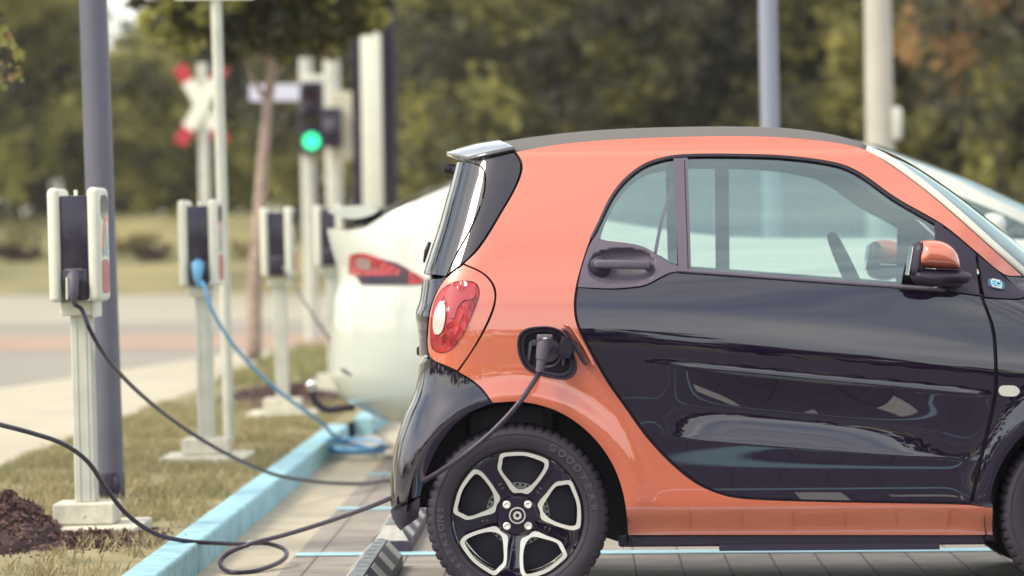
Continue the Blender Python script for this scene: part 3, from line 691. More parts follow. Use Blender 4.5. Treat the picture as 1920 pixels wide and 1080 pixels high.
# --- floor, sills, arches liner
mb = MB()
mb.box((WH[0] + .96, 0, .225), (1.22, 1.42, .05), bev=.01); mb.box((WH[0] + .96, 0, .33), (1.20, 1.40, .2))
mb.box((WH[0] + .93, -.70, .212), (1.20, .07, .042), bev=.008); mb.box((WH[0] + 1.02, -.735, .188), (.72, .02, .022)); mb.box((WH[0] + .93, .70, .212), (1.20, .07, .042), bev=.008)
for k in range(16): mb.box((WH[0] + .42 + k * .066, -.737, .222), (.05, .004, .006))
mb.box((WH[0] + .03, 0, .40), (.42, 1.0, .12), bev=.02); mb.box((WF[0], 0, .42), (.5, 1.0, .3))
mb.build('underbody', m_dplast, car)
mb = MB(); mb.box((WH[0] + .37, -.68, .26), (.03, .12, .12), bev=.01); mb.build('mud_guard', m_dplast, car)
for cw in (WH, WF):
    for sg in (1, -1):
        mb = MB(); vs = []; n = 30; A = [R((-18 if cw is WH else -2) + (196 if cw is WH else 196) * i / n) for i in range(n + 1)]; r = .362 if cw is WH else .352
        for t in A:
            for y in (-.80, -.55): vs.append((cw[0] + r * math.cos(t), sg * y, cw[1] + r * math.sin(t)))
        for t in A: vs.append((cw[0] + .02 * math.cos(t), sg * -.55, cw[1] + .02 * math.sin(t)))
        fs = [(2 * i, 2 * i + 1, 2 * i + 3, 2 * i + 2) for i in range(n)]; o_ = 2 * (n + 1)
        fs += [(2 * i + 1, o_ + i, o_ + i + 1, 2 * i + 3) for i in range(n)]
        # lip between body edge and liner
        mb.add(vs, fs); mb.build('wheel_arch_liner', m_seal, car, smooth=True, auto=.6)
# strut and hoses visible over the rear wheel
mb = MB(); q = B.plane(998, 770, .6); mb.tube([(q[0], -.62, q[1] - .14), (q[0] - .005, -.60, q[1] + .03)], .022, 12); q = B.plane(1030, 780, .6); mb.tube([(q[0], -.62, q[1] - .1), (q[0], -.6, q[1] + .02)], .012, 8)
mb.build('suspension_strut', m_galv, car, smooth=True)
# --- interior
mb = MB(); st = B.plane(1600, 500, -.36); Rm = Matrix.Rotation(R(-24), 3, 'Y')
ringp = [Vector((st[0], .36, st[1] - .06)) + Rm @ Vector((0, .185 * math.cos(t), .185 * math.sin(t))) for t in np.linspace(0, 2 * math.pi, 40)]
mb.tube(ringp, .017, 10, cap=False); mb.box(Vector((st[0], .36, st[1] - .06)), (.05, .15, .11), Rm, bev=.02); mb.box(Vector((st[0], .36, st[1] - .06)), (.02, .34, .03), Rm, bev=.008)
mb.build('steering_wheel', m_dtrim, car, smooth=True, auto=.8)
def seat(y):
    mb = MB(); u = WH[0] + .52
    mb.box((u + .22, y, .50), (.50, .48, .16), Matrix.Rotation(R(-6), 3, 'Y'), bev=.06, seg=4); mb.box((u - .07, y, .74), (.15, .46, .56), Matrix.Rotation(R(-14), 3, 'Y'), bev=.06, seg=4)
    return mb.build('seat', m_dtrim, car, smooth=True)
seat(-.34); seat(.34)
mb = MB(); mb.box((WH[0] + 1.55, 0, .84), (.46, 1.36, .30), bev=.07, seg=4); mb.build('dashboard', m_dtrim, car, smooth=True)
mb = MB(); mb.box((WH[0] - .02, 0, .72), (.30, 1.3, .44), bev=.05); mb.build('luggage_cover', m_dtrim, car)
mb = MB(); q1 = B.plane(1352, 300, -.52); q2 = B.plane(1356, 505, -.60); mb.box(((q1[0] + q2[0]) / 2, .56, (q1[1] + q2[1]) / 2), (.05, .03, q1[1] - q2[1] + .06), bev=.008); mb.build('inner_upright', m_trim, car)  # grey upright on the far side, behind the door window
# seat belt hint
mb = MB(); a_ = B.plane(1262, 345, .60); b_ = B.plane(1240, 415, .60); mb.tube([(a_[0], -.60, a_[1]), (b_[0], -.6, b_[1]), (b_[0] - .05, -.6, b_[1] - .25)], .006, 6); mb.build('seat_belt', m_dred, car)
# --- door handle
mb = MB(); h1 = B.plane(1115, 494, .84); h2 = B.plane(1221, 498, .84); yy = -(float(B.base(hx, hz)) + .012)
mb.box(((h1[0] + h2[0]) / 2, yy, (h1[1] + h2[1]) / 2), (h2[0] - h1[0], .022, .030), Matrix.Rotation(R(1.5), 3, 'Y'), bev=.0105, seg=4)
mb.box((h1[0] + .012, yy + .02, h1[1] - .002), (.03, .05, .026), bev=.008); mb.box((h2[0] - .012, yy + .02, h2[1]), (.024, .05, .024), bev=.008)
mb.build('door_handle', m_plastic, car, smooth=True, auto=.9)
mb = MB(); mb.lathe([(.0, .0), (.03, .0), (.036, .008), (.034, .02), (.02, .03)], n=28, c=(h1[0] + .016, yy + .012, h1[1] - .012)); mb.build('lock_cylinder', m_dplast, car, smooth=True)
# --- mirrors
def pillow(px, w0, depth, back, N=.010, p=.5, n=5):
    q = cat_rom([B.plane(x, y, w0) for x, y in px], n, 55); V, F_, bd = cdt(q, (), N)
    d = bdist(V, q); D = min(.05, d.max()); t = np.clip(d / D, 0, 1); hgt = np.sqrt(np.clip(1 - (1 - t) ** 2, 0, 1))
    a = [(x, -(w0 + depth * h), z) for (x, z), h in zip(V, hgt)]; b = [(x, -(w0 - back * h), z) for (x, z), h in zip(V, hgt)]
    k = len(a); return a + b, list(F_) + [(t[0] + k, t[2] + k, t[1] + k) for t in F_] + [(b_, a_, a_ + k, b_ + k) for a_, b_ in bd]
cap_px = [(1716, 501), (1714, 480), (1722, 458), (1730, 451), (1751, 450), (1770, 454), (1786, 464), (1797, 480), (1802, 505), (1775, 504.5), (1745, 503)]
low_px = [(1708, 496), (1712, 501), (1745, 504), (1775, 505.5), (1802, 507), (1818, 512), (1823, 518), (1813, 531), (1790, 531), (1777, 531), (1752, 538), (1722, 534), (1709, 524)]
for sg in (1, -1):
    v, f = pillow(cap_px, .93, .07, .035, .006); mr = mobj('mirror_cap', [(x, y * sg, z) for x, y, z in v], f if sg > 0 else [t[::-1] for t in f], m_orange, car, smooth=True)
    v, f = pillow(low_px, .925, .065, .035, .007); mr = mobj('mirror_housing', [(x, y * sg, z) for x, y, z in v], f if sg > 0 else [t[::-1] for t in f], m_dplast, car, smooth=True)
    mb = MB(); g1 = B.plane(1700, 492, .92); mb.box((g1[0] + .035, -sg * .91, g1[1] + .008), (.05, .15, .115), Matrix.Rotation(R(10), 3, 'Y'), bev=.03, seg=4); mb.build('mirror_shell', m_dplast, car, smooth=True)
    mb = MB(); mb.box((g1[0] + .01, -sg * .905, g1[1] + .005), (.004, .125, .095), Matrix.Rotation(R(10), 3, 'Y'), bev=.0015); mb.build('mirror_glass', m_chrome, car)
    mb = MB(); g2 = B.plane(1765, 535, .85); mb.box((g2[0] + .03, -sg * .84, g2[1] + .012), (.07, .16, .035), Matrix.Rotation(R(4), 3, 'Y'), bev=.012); mb.build('mirror_arm', m_dplast, car)
# --- badge on the corner trim
def put_text(mb, s, size, c, M3, bold=0, ext=.0006):
    v, f = textmesh(s, size, ext, bold); mb.add([Vector(c) + M3 @ p for p in v], f)
bc = B.un(1867, 534); bn = Vector(B.normal(np.array([bc[0]]), np.array([bc[1]]), B.base)[0]); tx = Vector((1, 0, 0)); tx = (tx - bn * tx.dot(bn)).normalized(); tz = -bn.cross(tx)
if tz.z < 0: tz = -tz
b0 = Vector((bc[0], -float(B.base(*bc)), bc[1])) + bn * .0055
def bt(v, off): return b0 + tx * v[0] + tz * v[1] + bn * (v[2] + off)
def btext(mb, s_, size, dy, bold, off=.0014):
    v, f = textmesh(s_, size, .0005, bold); mb.add([bt((p.x, p.y + dy, p.z), off) for p in v], f)
q = cat_rom([(.029 * math.copysign(abs(math.cos(t)) ** .6, math.cos(t)), .024 * math.copysign(abs(math.sin(t)) ** .6, math.sin(t))) for t in np.linspace(0, 2 * math.pi, 17)[:-1]], 2, 80)
mb = MB(); k = len(q); mb.add([bt((p[0], p[1], 0), .0008) for p in q] + [bt((p[0], p[1], 0), -.004) for p in q], [tuple(range(k))] + [(i, (i + 1) % k, (i + 1) % k + k, i + k) for i in range(k)])
bd_ = mb.build('badge', mat('badge_blue', (.06, .10, .16), .3), fq)
mb = MB(); btext(mb, 'EQ', .032, 0, .0008); mb.build('badge_letters', mat('badge_cyan', (.25, .62, .80), .4), bd_)
mb = MB(); btext(mb, 'smart', .0125, .0165, .0003); mb.build('badge_word', m_white, bd_)
mb = MB(); btext(mb, 'fortwo', .0115, -.0165, .0003); mb.build('badge_word', m_white, bd_)
# --- charging port
pc = B.un(1026, 660); pw = float(B.f(*pc)); pin = [np.array(p) for p in port]
mb = MB(); k = len(pin)
rings = []
for (sc, dw) in ((1.03, -.010), (1.03, .003), (1.00, .004), (.95, .002), (.93, -.008), (.90, -.012), (.80, -.014), (.77, -.055)):
    rings.append([(pc[0] + (p[0] - pc[0]) * sc, -(float(B.f(*(np.array(pc) + (p - np.array(pc)) * sc))) + dw), pc[1] + (p[1] - pc[1]) * sc) for p in pin])
vs = [v for r_ in rings for v in r_]; fs = [(i * k + j, i * k + (j + 1) % k, (i + 1) * k + (j + 1) % k, (i + 1) * k + j) for i in range(len(rings) - 1) for j in range(k)]
fs.append(tuple((len(rings) - 1) * k + j for j in range(k))[::-1]); mb.add(vs, fs); mb.build('charging_port', m_dplast, car, smooth=True, auto=.6)['label'] = 'open black charging recess'
mb = MB(); mb.lathe([(.0, -.012), (.024, -.012), (.036, -.012), (.040, -.006), (.040, .03)], n=32, c=(pc[0] + .005, -(pw - .040), pc[1] + .004))
mb.box((pc[0] - .058, -(pw - .035), pc[1] - .002), (.012, .03, .075), Matrix.Rotation(R(8), 3, 'Y'), bev=.003); mb.box((pc[0] - .042, -(pw - .035), pc[1] + .03), (.02, .025, .02), bev=.003)
mb.box((pc[0] + .052, -(pw - .035), pc[1] - .028), (.012, .03, .035), bev=.003)
mb.tube([(pc[0] + .045 * math.cos(t), -(pw - .022), pc[1] - .005 + .045 * math.sin(t)) for t in np.linspace(-2.2, .3, 12)], .004, 6)
mb.build('charging_socket', m_plastic, car, smooth=True, auto=.5)
# flap, swung open towards the door
mbf = MB(); fl = [B.un(*p) for p in [(1056, 606), (1065, 612), (1074, 625), (1090, 650), (1109, 686)]]
def flapmesh(offn, m, name, w0, w1, du):
    mb = MB(); vs = []; n = len(fl)
    pts = cat_rom(fl, 5, 70, False)
    for p in pts:
        s_ = 1
        for ww in (w0, w1): vs.append((p[0] + du + ww * .10, -(float(B.f(*p)) + ww), p[1]))
    n = len(pts); fs = [(2 * i, 2 * i + 1, 2 * i + 3, 2 * i + 2) for i in range(n - 1)]
    o = mobj(name, vs, fs, m, car, smooth=True); md = o.modifiers.new('s', 'SOLIDIFY'); md.thickness = .006; return o
fo = flapmesh(0, m_orange, 'charging_flap', .006, .115, .003); fo['label'] = 'open coral charging flap'
fl = [B.un(*p) for p in [(1059, 615), (1067, 625), (1081, 648), (1095, 675), (1100, 681)]]
flapmesh(0, m_dplast, 'flap_lining', .008, .108, -.006)
mb = MB(); hp = B.un(1062, 652); mb.box((hp[0] + .0, -(float(B.f(*hp)) + .006), hp[1]), (.052, .03, .062), Matrix.Rotation(R(24), 3, 'Y'), bev=.004); mb.build('flap_hinge', m_dplast, car)
# ---------------------------------------------------------------- wheels
def wheel(cw, side, name='wheel', text=True):
    y0 = -.80
    root = bpy.data.objects.new(name, None)
    # tyre is the part mesh itself, rim etc. are its sub-parts
    N = 300; prof = [(.213, .012), (.219, .000), (.226, -.004), (.240, -.010), (.258, -.013), (.274, -.010), (.286, -.002), (.2935, .008), (.2975, .018), (.3000, .034), (.3005, .06), (.3005, .09), (.3005, .13), (.2975, .150), (.286, .168), (.25, .176), (.213, .16)]
    vs = []; fs = []; k = len(prof)
    for i, (r, h) in enumerate(prof):
        for j in range(N):
            a = 2 * math.pi * j / N; gr = (j % 5) in (0,)
            rr_ = r - (.007 if gr and 7 <= i <= 12 else (.0035 if gr and i == 6 else 0)) - (.007 if i == 10 or i == 12 else 0) * .6
            vs.append((cw[0] + rr_ * math.cos(a), y0 + h, cw[1] + rr_ * math.sin(a)))
    for i in range(k - 1):
        for j in range(N): fs.append((i * N + j, i * N + (j + 1) % N, (i + 1) * N + (j + 1) % N, (i + 1) * N + j))
    mb = MB(); mb.add(vs, fs)
    for rr_, hh in ((.232, -.0075), (.268, -.0125)): mb.lathe([(rr_ - .0015, hh + .003), (rr_ - .001, hh - .0012), (rr_ + .001, hh - .0012), (rr_ + .0015, hh + .003)], n=120, c=(cw[0], y0, cw[1]))
    ty = mb.build('wheel', m_tyre, car, smooth=True, auto=.7)
    # rim: barrel, spoke disc with five openings, five machined loops, hub, bolts
    dish = lambda x, z: .026 * max(0, 1 - math.hypot(x, z) / .20) ** 1.0
    U = 1 / 2587
    lo = [(-137, 522), (-60, 535), (58, 537), (165, 512), (258, 472), (268, 440), (260, 395), (208, 312), (150, 240), (93, 182), (30, 192), (-37, 194), (-100, 290), (-162, 392), (-155, 460)]
    li = [(-112, 494), (-40, 505), (58, 507), (150, 482), (226, 448), (233, 425), (220, 384), (168, 307), (118, 255), (68, 226), (30, 218), (-5, 228), (-70, 300), (-130, 385), (-125, 440)]
    sp = MB(); lp_ = MB(); holes = []
    for kk in range(5):
        a = R(-72 * kk); rot = lambda p: (p[0] * math.cos(a) - p[1] * math.sin(a), p[0] * math.sin(a) + p[1] * math.cos(a))
        O_ = [tuple(np.array(rot(p)) * U) for p in cat_rom(lo, 3, 75)]; I_ = [tuple(np.array(rot(p)) * U) for p in cat_rom(li, 3, 75)]
        plate(lp_, O_, [I_], -.004, .012, yf=dish, grid=.02); holes.append([tuple(np.array(p) * .97 + np.mean(I_, 0) * .03) for p in I_])
    circ = [(.2115 * math.cos(t), .2115 * math.sin(t)) for t in np.linspace(0, 2 * math.pi, 97)[:-1]]
    plate(sp, circ, holes, .006, .045, yf=dish, grid=.02)
    MT = lambda mb_: [(x + cw[0], y + y0 + .004, z + cw[1]) for x, y, z in mb_.v]
    sp.v = MT(sp); lp_.v = MT(lp_)
    sp.lathe([(.2135, .0), (.2095, .004), (.2075, .012), (.20, .05), (.196, .15)], n=96, c=(cw[0], y0, cw[1]))
    sp.lathe([(.0, .016), (.06, .016), (.068, .024)], n=60, c=(cw[0], y0, cw[1]))
    for kk in range(5):
        a = R(90 - 7 + 36 - 72 * kk)
        for rr_, wd in ((.115, .016), (.10, .012)):
            sp.box((cw[0] + rr_ * math.cos(a), y0 + .020, cw[1] + rr_ * math.sin(a)), (.008, .006, wd), Matrix.Rotation(-a, 3, 'Y'), bev=.002)
    ri = sp.build('rim', m_black, ty, smooth=True, auto=.5)
    lpo = lp_.build('alloy_loops', m_alu, ty, smooth=True, auto=.5)
    C3 = (cw[0], y0 + .004, cw[1])
    for kk in range(4):
        mb = MB(); a = R(45 + 90 * kk); mb.lathe([(.0, .010), (.006, .008), (.009, .006), (.0095, .012), (.013, .014)], n=16, c=(cw[0] + .0495 * math.cos(a), y0 + .002, cw[1] + .0495 * math.sin(a))); mb.build('wheel_bolt', m_alu, ty, smooth=True, auto=.6)
    mb = MB(); mb.lathe([(.0, .006), (.020, .006), (.0215, .003), (.0255, .002), (.0275, .004), (.028, .014)], n=40, c=C3); cap_ = mb.build('centre_cap', m_dplast, ty, smooth=True, auto=.4)
    mb = MB(); mb.lathe([(.0225, .004), (.0235, .000), (.0265, .000), (.0275, .004)], n=40, c=C3); mb.lathe([(.0065, .006), (.0068, .002), (.0135, .002), (.014, .006)], n=30, c=C3); mb.build('cap_emblem', m_alu, cap_, smooth=True, auto=.5)
    # brake drum
    mb = MB(); mb.lathe([(.0, .07), (.10, .07), (.104, .075), (.104, .12)], n=60, c=(cw[0], y0, cw[1]), mi=0); mb.lathe([(.104, .085), (.19, .09)], n=60, c=(cw[0], y0, cw[1]), mi=1)
    for kk in range(36): 
        a = 2 * math.pi * kk / 36; mb.box((cw[0] + .098 * math.cos(a), y0 + .068, cw[1] + .098 * math.sin(a)), (.007, .01, .009), Matrix.Rotation(-a, 3, 'Y'), mi=1)
    mb.build('brake_drum', [m_galv, m_dplast], ty, smooth=True, auto=.5)
    if text:
        mb = MB()
        def arc(s, deg0, r_, size, sp_):
            for i, chh in enumerate(s):
                if chh == ' ': continue
                a = R(deg0 - sp_ * i); v_, f_ = textmesh(chh, size, .0006, .0003)
                M2 = Matrix.Rotation(R(90), 3, 'X'); Rr = Matrix.Rotation(-(a - math.pi / 2), 3, 'Y')
                mb.add([Vector((cw[0] + r_ * math.cos(a), y0 - .0128, cw[1] + r_ * math.sin(a))) + Rr @ (M2 @ p) for p in v_], f_)
        for ar_ in (('VECTOR', 262, .250, .030, 6.4), ('4SEASONS', 220, .250, .030, 6.4), ('GOODYEAR', 62, .250, .034, 8.0)):
            mb = MB(); arc(*ar_); mb.build('tyre_lettering', m_tyrel, ty)
    if side < 0:
        for o in [ty] + list(ty.children) + list(cap_.children):
            me = o.data; me.transform(Matrix.Diagonal((1, -1, 1, 1))); me.flip_normals()
    return ty
w1 = wheel(WH, 1); w2 = wheel(WF, 1, text=False)
def copy_mirror(o, parent):
    c = o.copy(); c.data = o.data.copy(); c.data.transform(Matrix.Diagonal((1, -1, 1, 1))); c.data.flip_normals(); COL.objects.link(c); c.parent = parent
    for ch in o.children: copy_mirror(ch, c)
copy_mirror(w2, car)
w3 = w2.copy(); w3.data = w2.data.copy(); w3.data.transform(Matrix.Translation((-1.873, 0, 0)) @ Matrix.Diagonal((1, -1, 1, 1))); w3.data.flip_normals(); COL.objects.link(w3); w3.parent = car
# ================================================================== WHITE CAR
m_pearl = mat('pearl_white_paint', (.62, .655, .585), .25, 0, .8)
a2 = R(1.15); WO = Vector((-.99, 20.10, 0))
rearW = [(622, 400), (614, 428), (618, 450), (627, 480), (634, 505), (634, 530), (627, 575), (622, 630), (622, 690), (629, 722), (640, 742), (672, 762), (712, 784), (770, 800)]
frontW = [(2050, 440), (2200, 480), (2300, 520), (2350, 580), (2370, 650), (2370, 740), (2340, 800)]
Wb = Body(WO, a2, [(.18, .86), (.30, .93), (.45, .975), (.65, 1.0), (.85, .995), (1.0, .965), (1.15, .915), (1.30, .85), (1.45, .775), (1.60, .70), (1.75, .60)], rearW, frontW, .75, 1.0, 2.3, 2.2)
suv = empty('white_car', WO, -a2, 'large white hatchback with its tail toward the far chargers, behind the coral car', 'car')
Q = Wb.poly
wc1 = np.array(Wb.plane(985, 772, .95)); wc2 = wc1 + np.array([2.96, 0])
def arcp(c, r, t0, t1, n=14): return [(c[0] + r * math.cos(R(t)), c[1] + r * math.sin(R(t))) for t in np.linspace(t0, t1, n)]
top_px = [(622, 429.5), (650, 432), (684, 427), (720, 406), (785, 375), (850, 346), (1000, 300), (1200, 270), (1400, 263), (1550, 267), (1640, 279), (1713, 305), (1780, 330), (1847, 363), (1920, 396), (2010, 440), (2080, 462), (2180, 488), (2260, 515), (2310, 560), (2335, 640), (2335, 720), (2300, 785)]
topc = cat_rom([Wb.un(*p) for p in top_px], 3, 60, False)
zb = Wb.un(1400, 793)[1]; zl = float(Wb.plane(700, 784, 0)[1]); zt = float(Wb.plane(614, 428, 0)[1])
sidep = topc + [(wc2[0] + .42, zb)] + arcp(wc2, .39, -15, 195) + [(wc2[0] - .42, zb), (wc1[0] + .42, zb)] + arcp(wc1, .39, -15, 195) + [(wc1[0] - .42, zb + .01), Wb.un(770, 797)] + [(float(Wb.ur(z)), z) for z in np.linspace(zl, zt, 40)]
win_px = [(1010, 335), (1100, 402), (1230, 428), (1370, 444), (1560, 447), (1700, 447), (1900, 449), (1990, 455), (1930, 424), (1868, 396), (1800, 368), (1747, 345), (1640, 309), (1500, 293), (1300, 291), (1120, 303)]
winp = Q(win_px, 3, 60)
Wb.panel('body_shell', sidep, m_pearl, suv, holes=[winp], sil=True, side='J', grid=.05, thick=.02)
Wb.panel('side_window', winp, m_glass, suv, side='RL', grid=.08, off=-.01, rim=False)
wl_px = [(655, 479), (668, 475), (688, 476), (706, 483), (743, 493), (763, 503), (784, 515), (799, 525), (793, 531), (759, 532.5), (720, 533), (676, 533), (668, 520), (652, 513)]
wlamp = Wb.panel('tail_lamp', Q(wl_px, 4, 50), m_red, suv, side='RL', f=lambda u, z: Wb.f(u, z) + .012, grid=.03, thick=.02, label='long red tail lamp of the white car')[0]
Wb.panel('lamp_bezel', Q([(676, 528), (668, 517), (690, 517), (748, 516), (752, 505), (730, 494), (716, 487), (740, 492), (764, 504), (764, 532), (720, 532.5), (680, 532.5)], 3, 40), m_dplast, wlamp, f=lambda u, z: Wb.f(u, z) + .016, grid=.03, thick=.01)
Wb.panel('reversing_light', Q([(668, 486), (678, 484), (694, 488), (696, 503), (682, 506), (669, 501)], 3, 50), mat('smoky_lens', (.30, .22, .20), .2), wlamp, f=lambda u, z: Wb.f(u, z) + .016, grid=.03, thick=.01)
Wb.panel('bumper_reflector', Q([(640, 690), (648, 694), (659, 702), (658, 705), (647, 700), (639, 694)], 3, 50), m_dplast, suv, f=lambda u, z: Wb.f(u, z) + .004, grid=.03, thick=.006)
def wloft(name, edge_px, cen_px, m, n=2.2, dz=-.004):
    q = cat_rom([Wb.un(*p) for p in edge_px], 4, 60, False); e = [(p[0], float(Wb.f(p[0], p[1])) - .004, p[1] + dz) for p in q]
    c = cat_rom([Wb.plane(p[0], p[1], 0) for p in cen_px], 4, 60, False); return loft(name, e, c, m, suv, n=n)
wloft('boot_lid', [(624, 430), (650, 432.5), (684, 427.5), (722, 406)], [(613, 428), (650, 430), (684, 420), (722, 397)], m_pearl)
wloft('roof_glass', [(722, 406), (785, 375), (850, 346), (1000, 300), (1200, 270), (1400, 263), (1550, 267), (1640, 279)], [(722, 391), (785, 362), (850, 335), (1000, 288), (1200, 260), (1400, 254), (1550, 259), (1640, 272)], mat('dark_roof_glass', (.10, .085, .09), .12, 0, 1))
wloft('windscreen', [(1640, 279), (1713, 305), (1780, 330), (1847, 363), (1920, 396), (2010, 440)], [(1640, 272), (1713, 297), (1790, 326), (1870, 362), (1960, 405), (2060, 448)], m_glassd)
wloft('bonnet', [(2010, 440), (2080, 462), (2180, 488), (2260, 515), (2310, 560)], [(2060, 448), (2130, 462), (2220, 488), (2300, 520), (2350, 575)], m_pearl)
mb = MB(); c_ = [Wb.plane(x, y, .3) for x, y in [(622, 398), (636, 391), (660, 387), (700, 386.5), (718, 394), (704, 403), (680, 410), (655, 410), (636, 404)]]
plate(mb, cat_rom(c_, 4, 80), [], -.62, .62); mb.build('boot_spoiler', m_pearl, suv, smooth=True, auto=.7)
mb = MB(); c_ = Wb.plane(697, 411, .3); 
for sg in (-.45, .45): mb = MB(); mb.box((c_[0], sg, c_[1]), (.16, .05, .06), bev=.01); mb.build('spoiler_mount', m_dplast, suv)
mb = MB(); pts = [Wb.plane(*p, 0) for p in [(665, 764), (640, 766), (612, 768), (594, 757), (586, 742), (585, 731)]]
mb.tube([(p[0], 0, p[1]) for p in cat_rom(pts, 5, 80, False)], .02, 12); mb.build('tow_bar', m_dplast, suv, smooth=True)
mb = MB(); pb = Wb.plane(585, 723, 0); mb.lathe([(0, .035), (.018, .030), (.032, .014), (.034, 0), (.026, -.022), (.018, -.035)], axis='z', n=20, c=(pb[0], 0, pb[1])); mb.build('tow_ball', m_chrome, suv, smooth=True)
for cw in (wc1, wc2):
    for sg in (-1, 1):
        y = .96 * sg
        mb = MB(); mb.lathe([(.25, 0), (.27, -.008 * -sg), (.33, 0), (.36, .03 * -sg), (.365, .12 * -sg), (.36, .2 * -sg), (.25, .22 * -sg)], n=60, c=(cw[0], y, cw[1] + .0)); t_ = mb.build('wheel', m_tyre, suv, smooth=True, auto=.6)
        mb = MB(); mb.lathe([(.26, .01 * -sg), (.245, .02 * -sg), (.24, .15 * -sg)], n=60, c=(cw[0], y, cw[1])); mb.lathe([(0, .03 * -sg), (.07, .03 * -sg), (.07, .08 * -sg)], n=30, c=(cw[0], y, cw[1]))
        for k in range(5):
            t = R(72 * k + 20); mb.box((cw[0] + .15 * math.cos(t), y - sg * .04, cw[1] + .15 * math.sin(t)), (.22, .03, .06), Matrix.Rotation(-t, 3, 'Y'), bev=.01)
        mb.build('rim', m_alu, t_, smooth=True, auto=.6)
mb = MB(); mb.box((wc1[0] + 1.48, 0, .32), (4.2, 1.5, .16), bev=.02); mb.box((wc1[0] + 1.4, 0, .75), (1.9, 1.7, .75), bev=.05); mb.build('cabin_floor', m_dtrim, suv)
mb = MB(); mm_ = Wb.plane(1862, 424, 1.1); mb.box((mm_[0], -1.08, mm_[1]), (.12, .20, .13), Matrix.Rotation(R(10), 3, 'Y'), bev=.05, seg=4); mb.box((mm_[0] + .04, -.98, mm_[1] - .05), (.06, .16, .04), bev=.015); mb.build('wing_mirror', m_pearl, suv, smooth=True)
# ================================================================== CHARGERS
m_core = mat('charger_black_panel', (.018, .011, .032), .3, coat=.4)
m_sred = mat('sticker_red', (.50, .07, .11), .4, noise=.3, nscale=40); m_sblue = mat('sticker_blue', (.30, .44, .50), .4, noise=.25, nscale=30); m_scream = mat('sticker_cream', (.78, .74, .66), .4); m_sorg = mat('sticker_orange', (.72, .25, .15), .4)
GZ = .092
def make_charger(loc, label):
    rt = empty('charging_post', loc, -R(1.15), label, 'charging station', 'charging posts along the grass strip')
    rt.rotation_euler = (0, R(-.9), -R(1.15))
    mb = MB(); mb.box((0, 0, .012), (.44, .52, .05), bev=.008); mb.build('ground_pad', m_concp, rt)
    mb = MB(); mb.box((.0, 0, .080), (.235, .23, .082), bev=.008); mb.box((.0, -.117, .075), (.012, .006, .012), bev=.002); mb.build('base_block', m_concp, rt)
    mb = MB(); mb.box((0, 0, .48), (.080, .10, .72), bev=.006)
    for x in (-.018, .018): mb.box((x, -.051, .48), (.004, .004, .70))
    mb.build('post', m_galv, rt, smooth=False)
    mb = MB(); mb.box((-.012, .01, .862), (.125, .16, .055), bev=.006); mb.box((.058, .0, .862), (.012, .19, .07), bev=.004); mb.build('bracket', m_whitep, rt)
    mb = MB(); mb.box((-.012, .01, 1.10), (.150, .235, .385), bev=.012, seg=3); mb.build('housing', m_whitep, rt, smooth=True, auto=.6)
    for x in (-.082, .070):
        mb = MB(); mb.box((x, 0, 1.105), (.046, .29, .435), bev=.020, seg=5); mb.build('side_shell', m_whitep, rt, smooth=True, auto=.9)
    mb = MB(); mb.box((-.006, -.112, 1.105), (.106, .02, .375), bev=.006); mb.box((-.006, -.118, .955), (.100, .03, .125), bev=.010); mb.build('front_panel', m_core, rt, smooth=True, auto=.6)
    mb = MB(); mb.box((-.008, -.136, 1.008), (.066, .02, .016), bev=.004); mb.lathe([(.020, -.145), (.028, -.142), (.030, -.12)], n=24, c=(-.008, 0, .985)); mb.build('socket', m_plastic, rt, smooth=True, auto=.6)
    mb = MB(); mb.tube([(-.01, -.02, 1.285), (-.01, -.02, 1.315)], .007, 8); mb.build('status_pin', m_whitep, rt)
    mb = MB(); n = .0935
    def stk(pts, mi, o): plate(mb, [(y, z) for y, z in pts], [], 0, .0015, mi=mi, M=Matrix.Translation((n + o, 0, 1.105)) @ Matrix.Rotation(R(90), 4, 'Z'))
    rrp = lambda x0, x1, z0, z1, r=.02: cat_rom([(x0 + r, z0), (x1 - r, z0), (x1, z0 + r), (x1, z1 - r), (x1 - r, z1), (x0 + r, z1), (x0, z1 - r), (x0, z0 + r)], 3, 80)
    stk(rrp(-.105, .105, -.19, .19), 0, .0006)
    stk(rrp(-.10, .10, .10, .185), 1, .0018); stk(rrp(-.10, .10, -.185, -.062), 2, .0018)
    stk([(-.085, -.02), (-.06, .05), (-.02, .10), (.04, .12), (.09, .09), (.03, .085), (-.015, .05), (-.03, -.02)], 4, .0026)
    stk([(-.07, -.05), (.0, -.03), (.05, -.05), (.08, .0), (.05, .05), (.03, .085), (-.02, .04), (-.03, .0), (-.075, -.02)], 3, .0034)
    mb.build('sticker', [m_scream, m_core, m_sred, m_sblue, m_sorg], rt)
    return rt
chl = ['near grey-white charging post by the lamp mast, with a black cable plugged in', 'second charging post from the left, with the light blue cable plugged in', 'third charging post from the left, beside the tree trunk, thin grey cable hanging', 'farthest charging post, half hidden behind the white car spoiler']
chp = [(160, 14.1), (386, 18.6), (529, 23.2), (625, 26.2)]
def tree_copy(o, parent=None):
    c = o.copy(); COL.objects.link(c); c.parent = parent
    for ch in list(o.children): tree_copy(ch, c)
    return c
ch0 = None; chg = []
for (px, Y), lb in zip(chp, chl):
    loc = Vector(((px - 960) * Y / F, Y, GZ))
    if ch0 is None: ch0 = make_charger(loc, lb); c = ch0
    else: c = tree_copy(ch0); c.location = loc; c['label'] = lb
    chg.append(c)
chg[3].location.z += .04
bpy.context.view_layer.update()
def on(c, p): return c.matrix_world @ Vector(p)
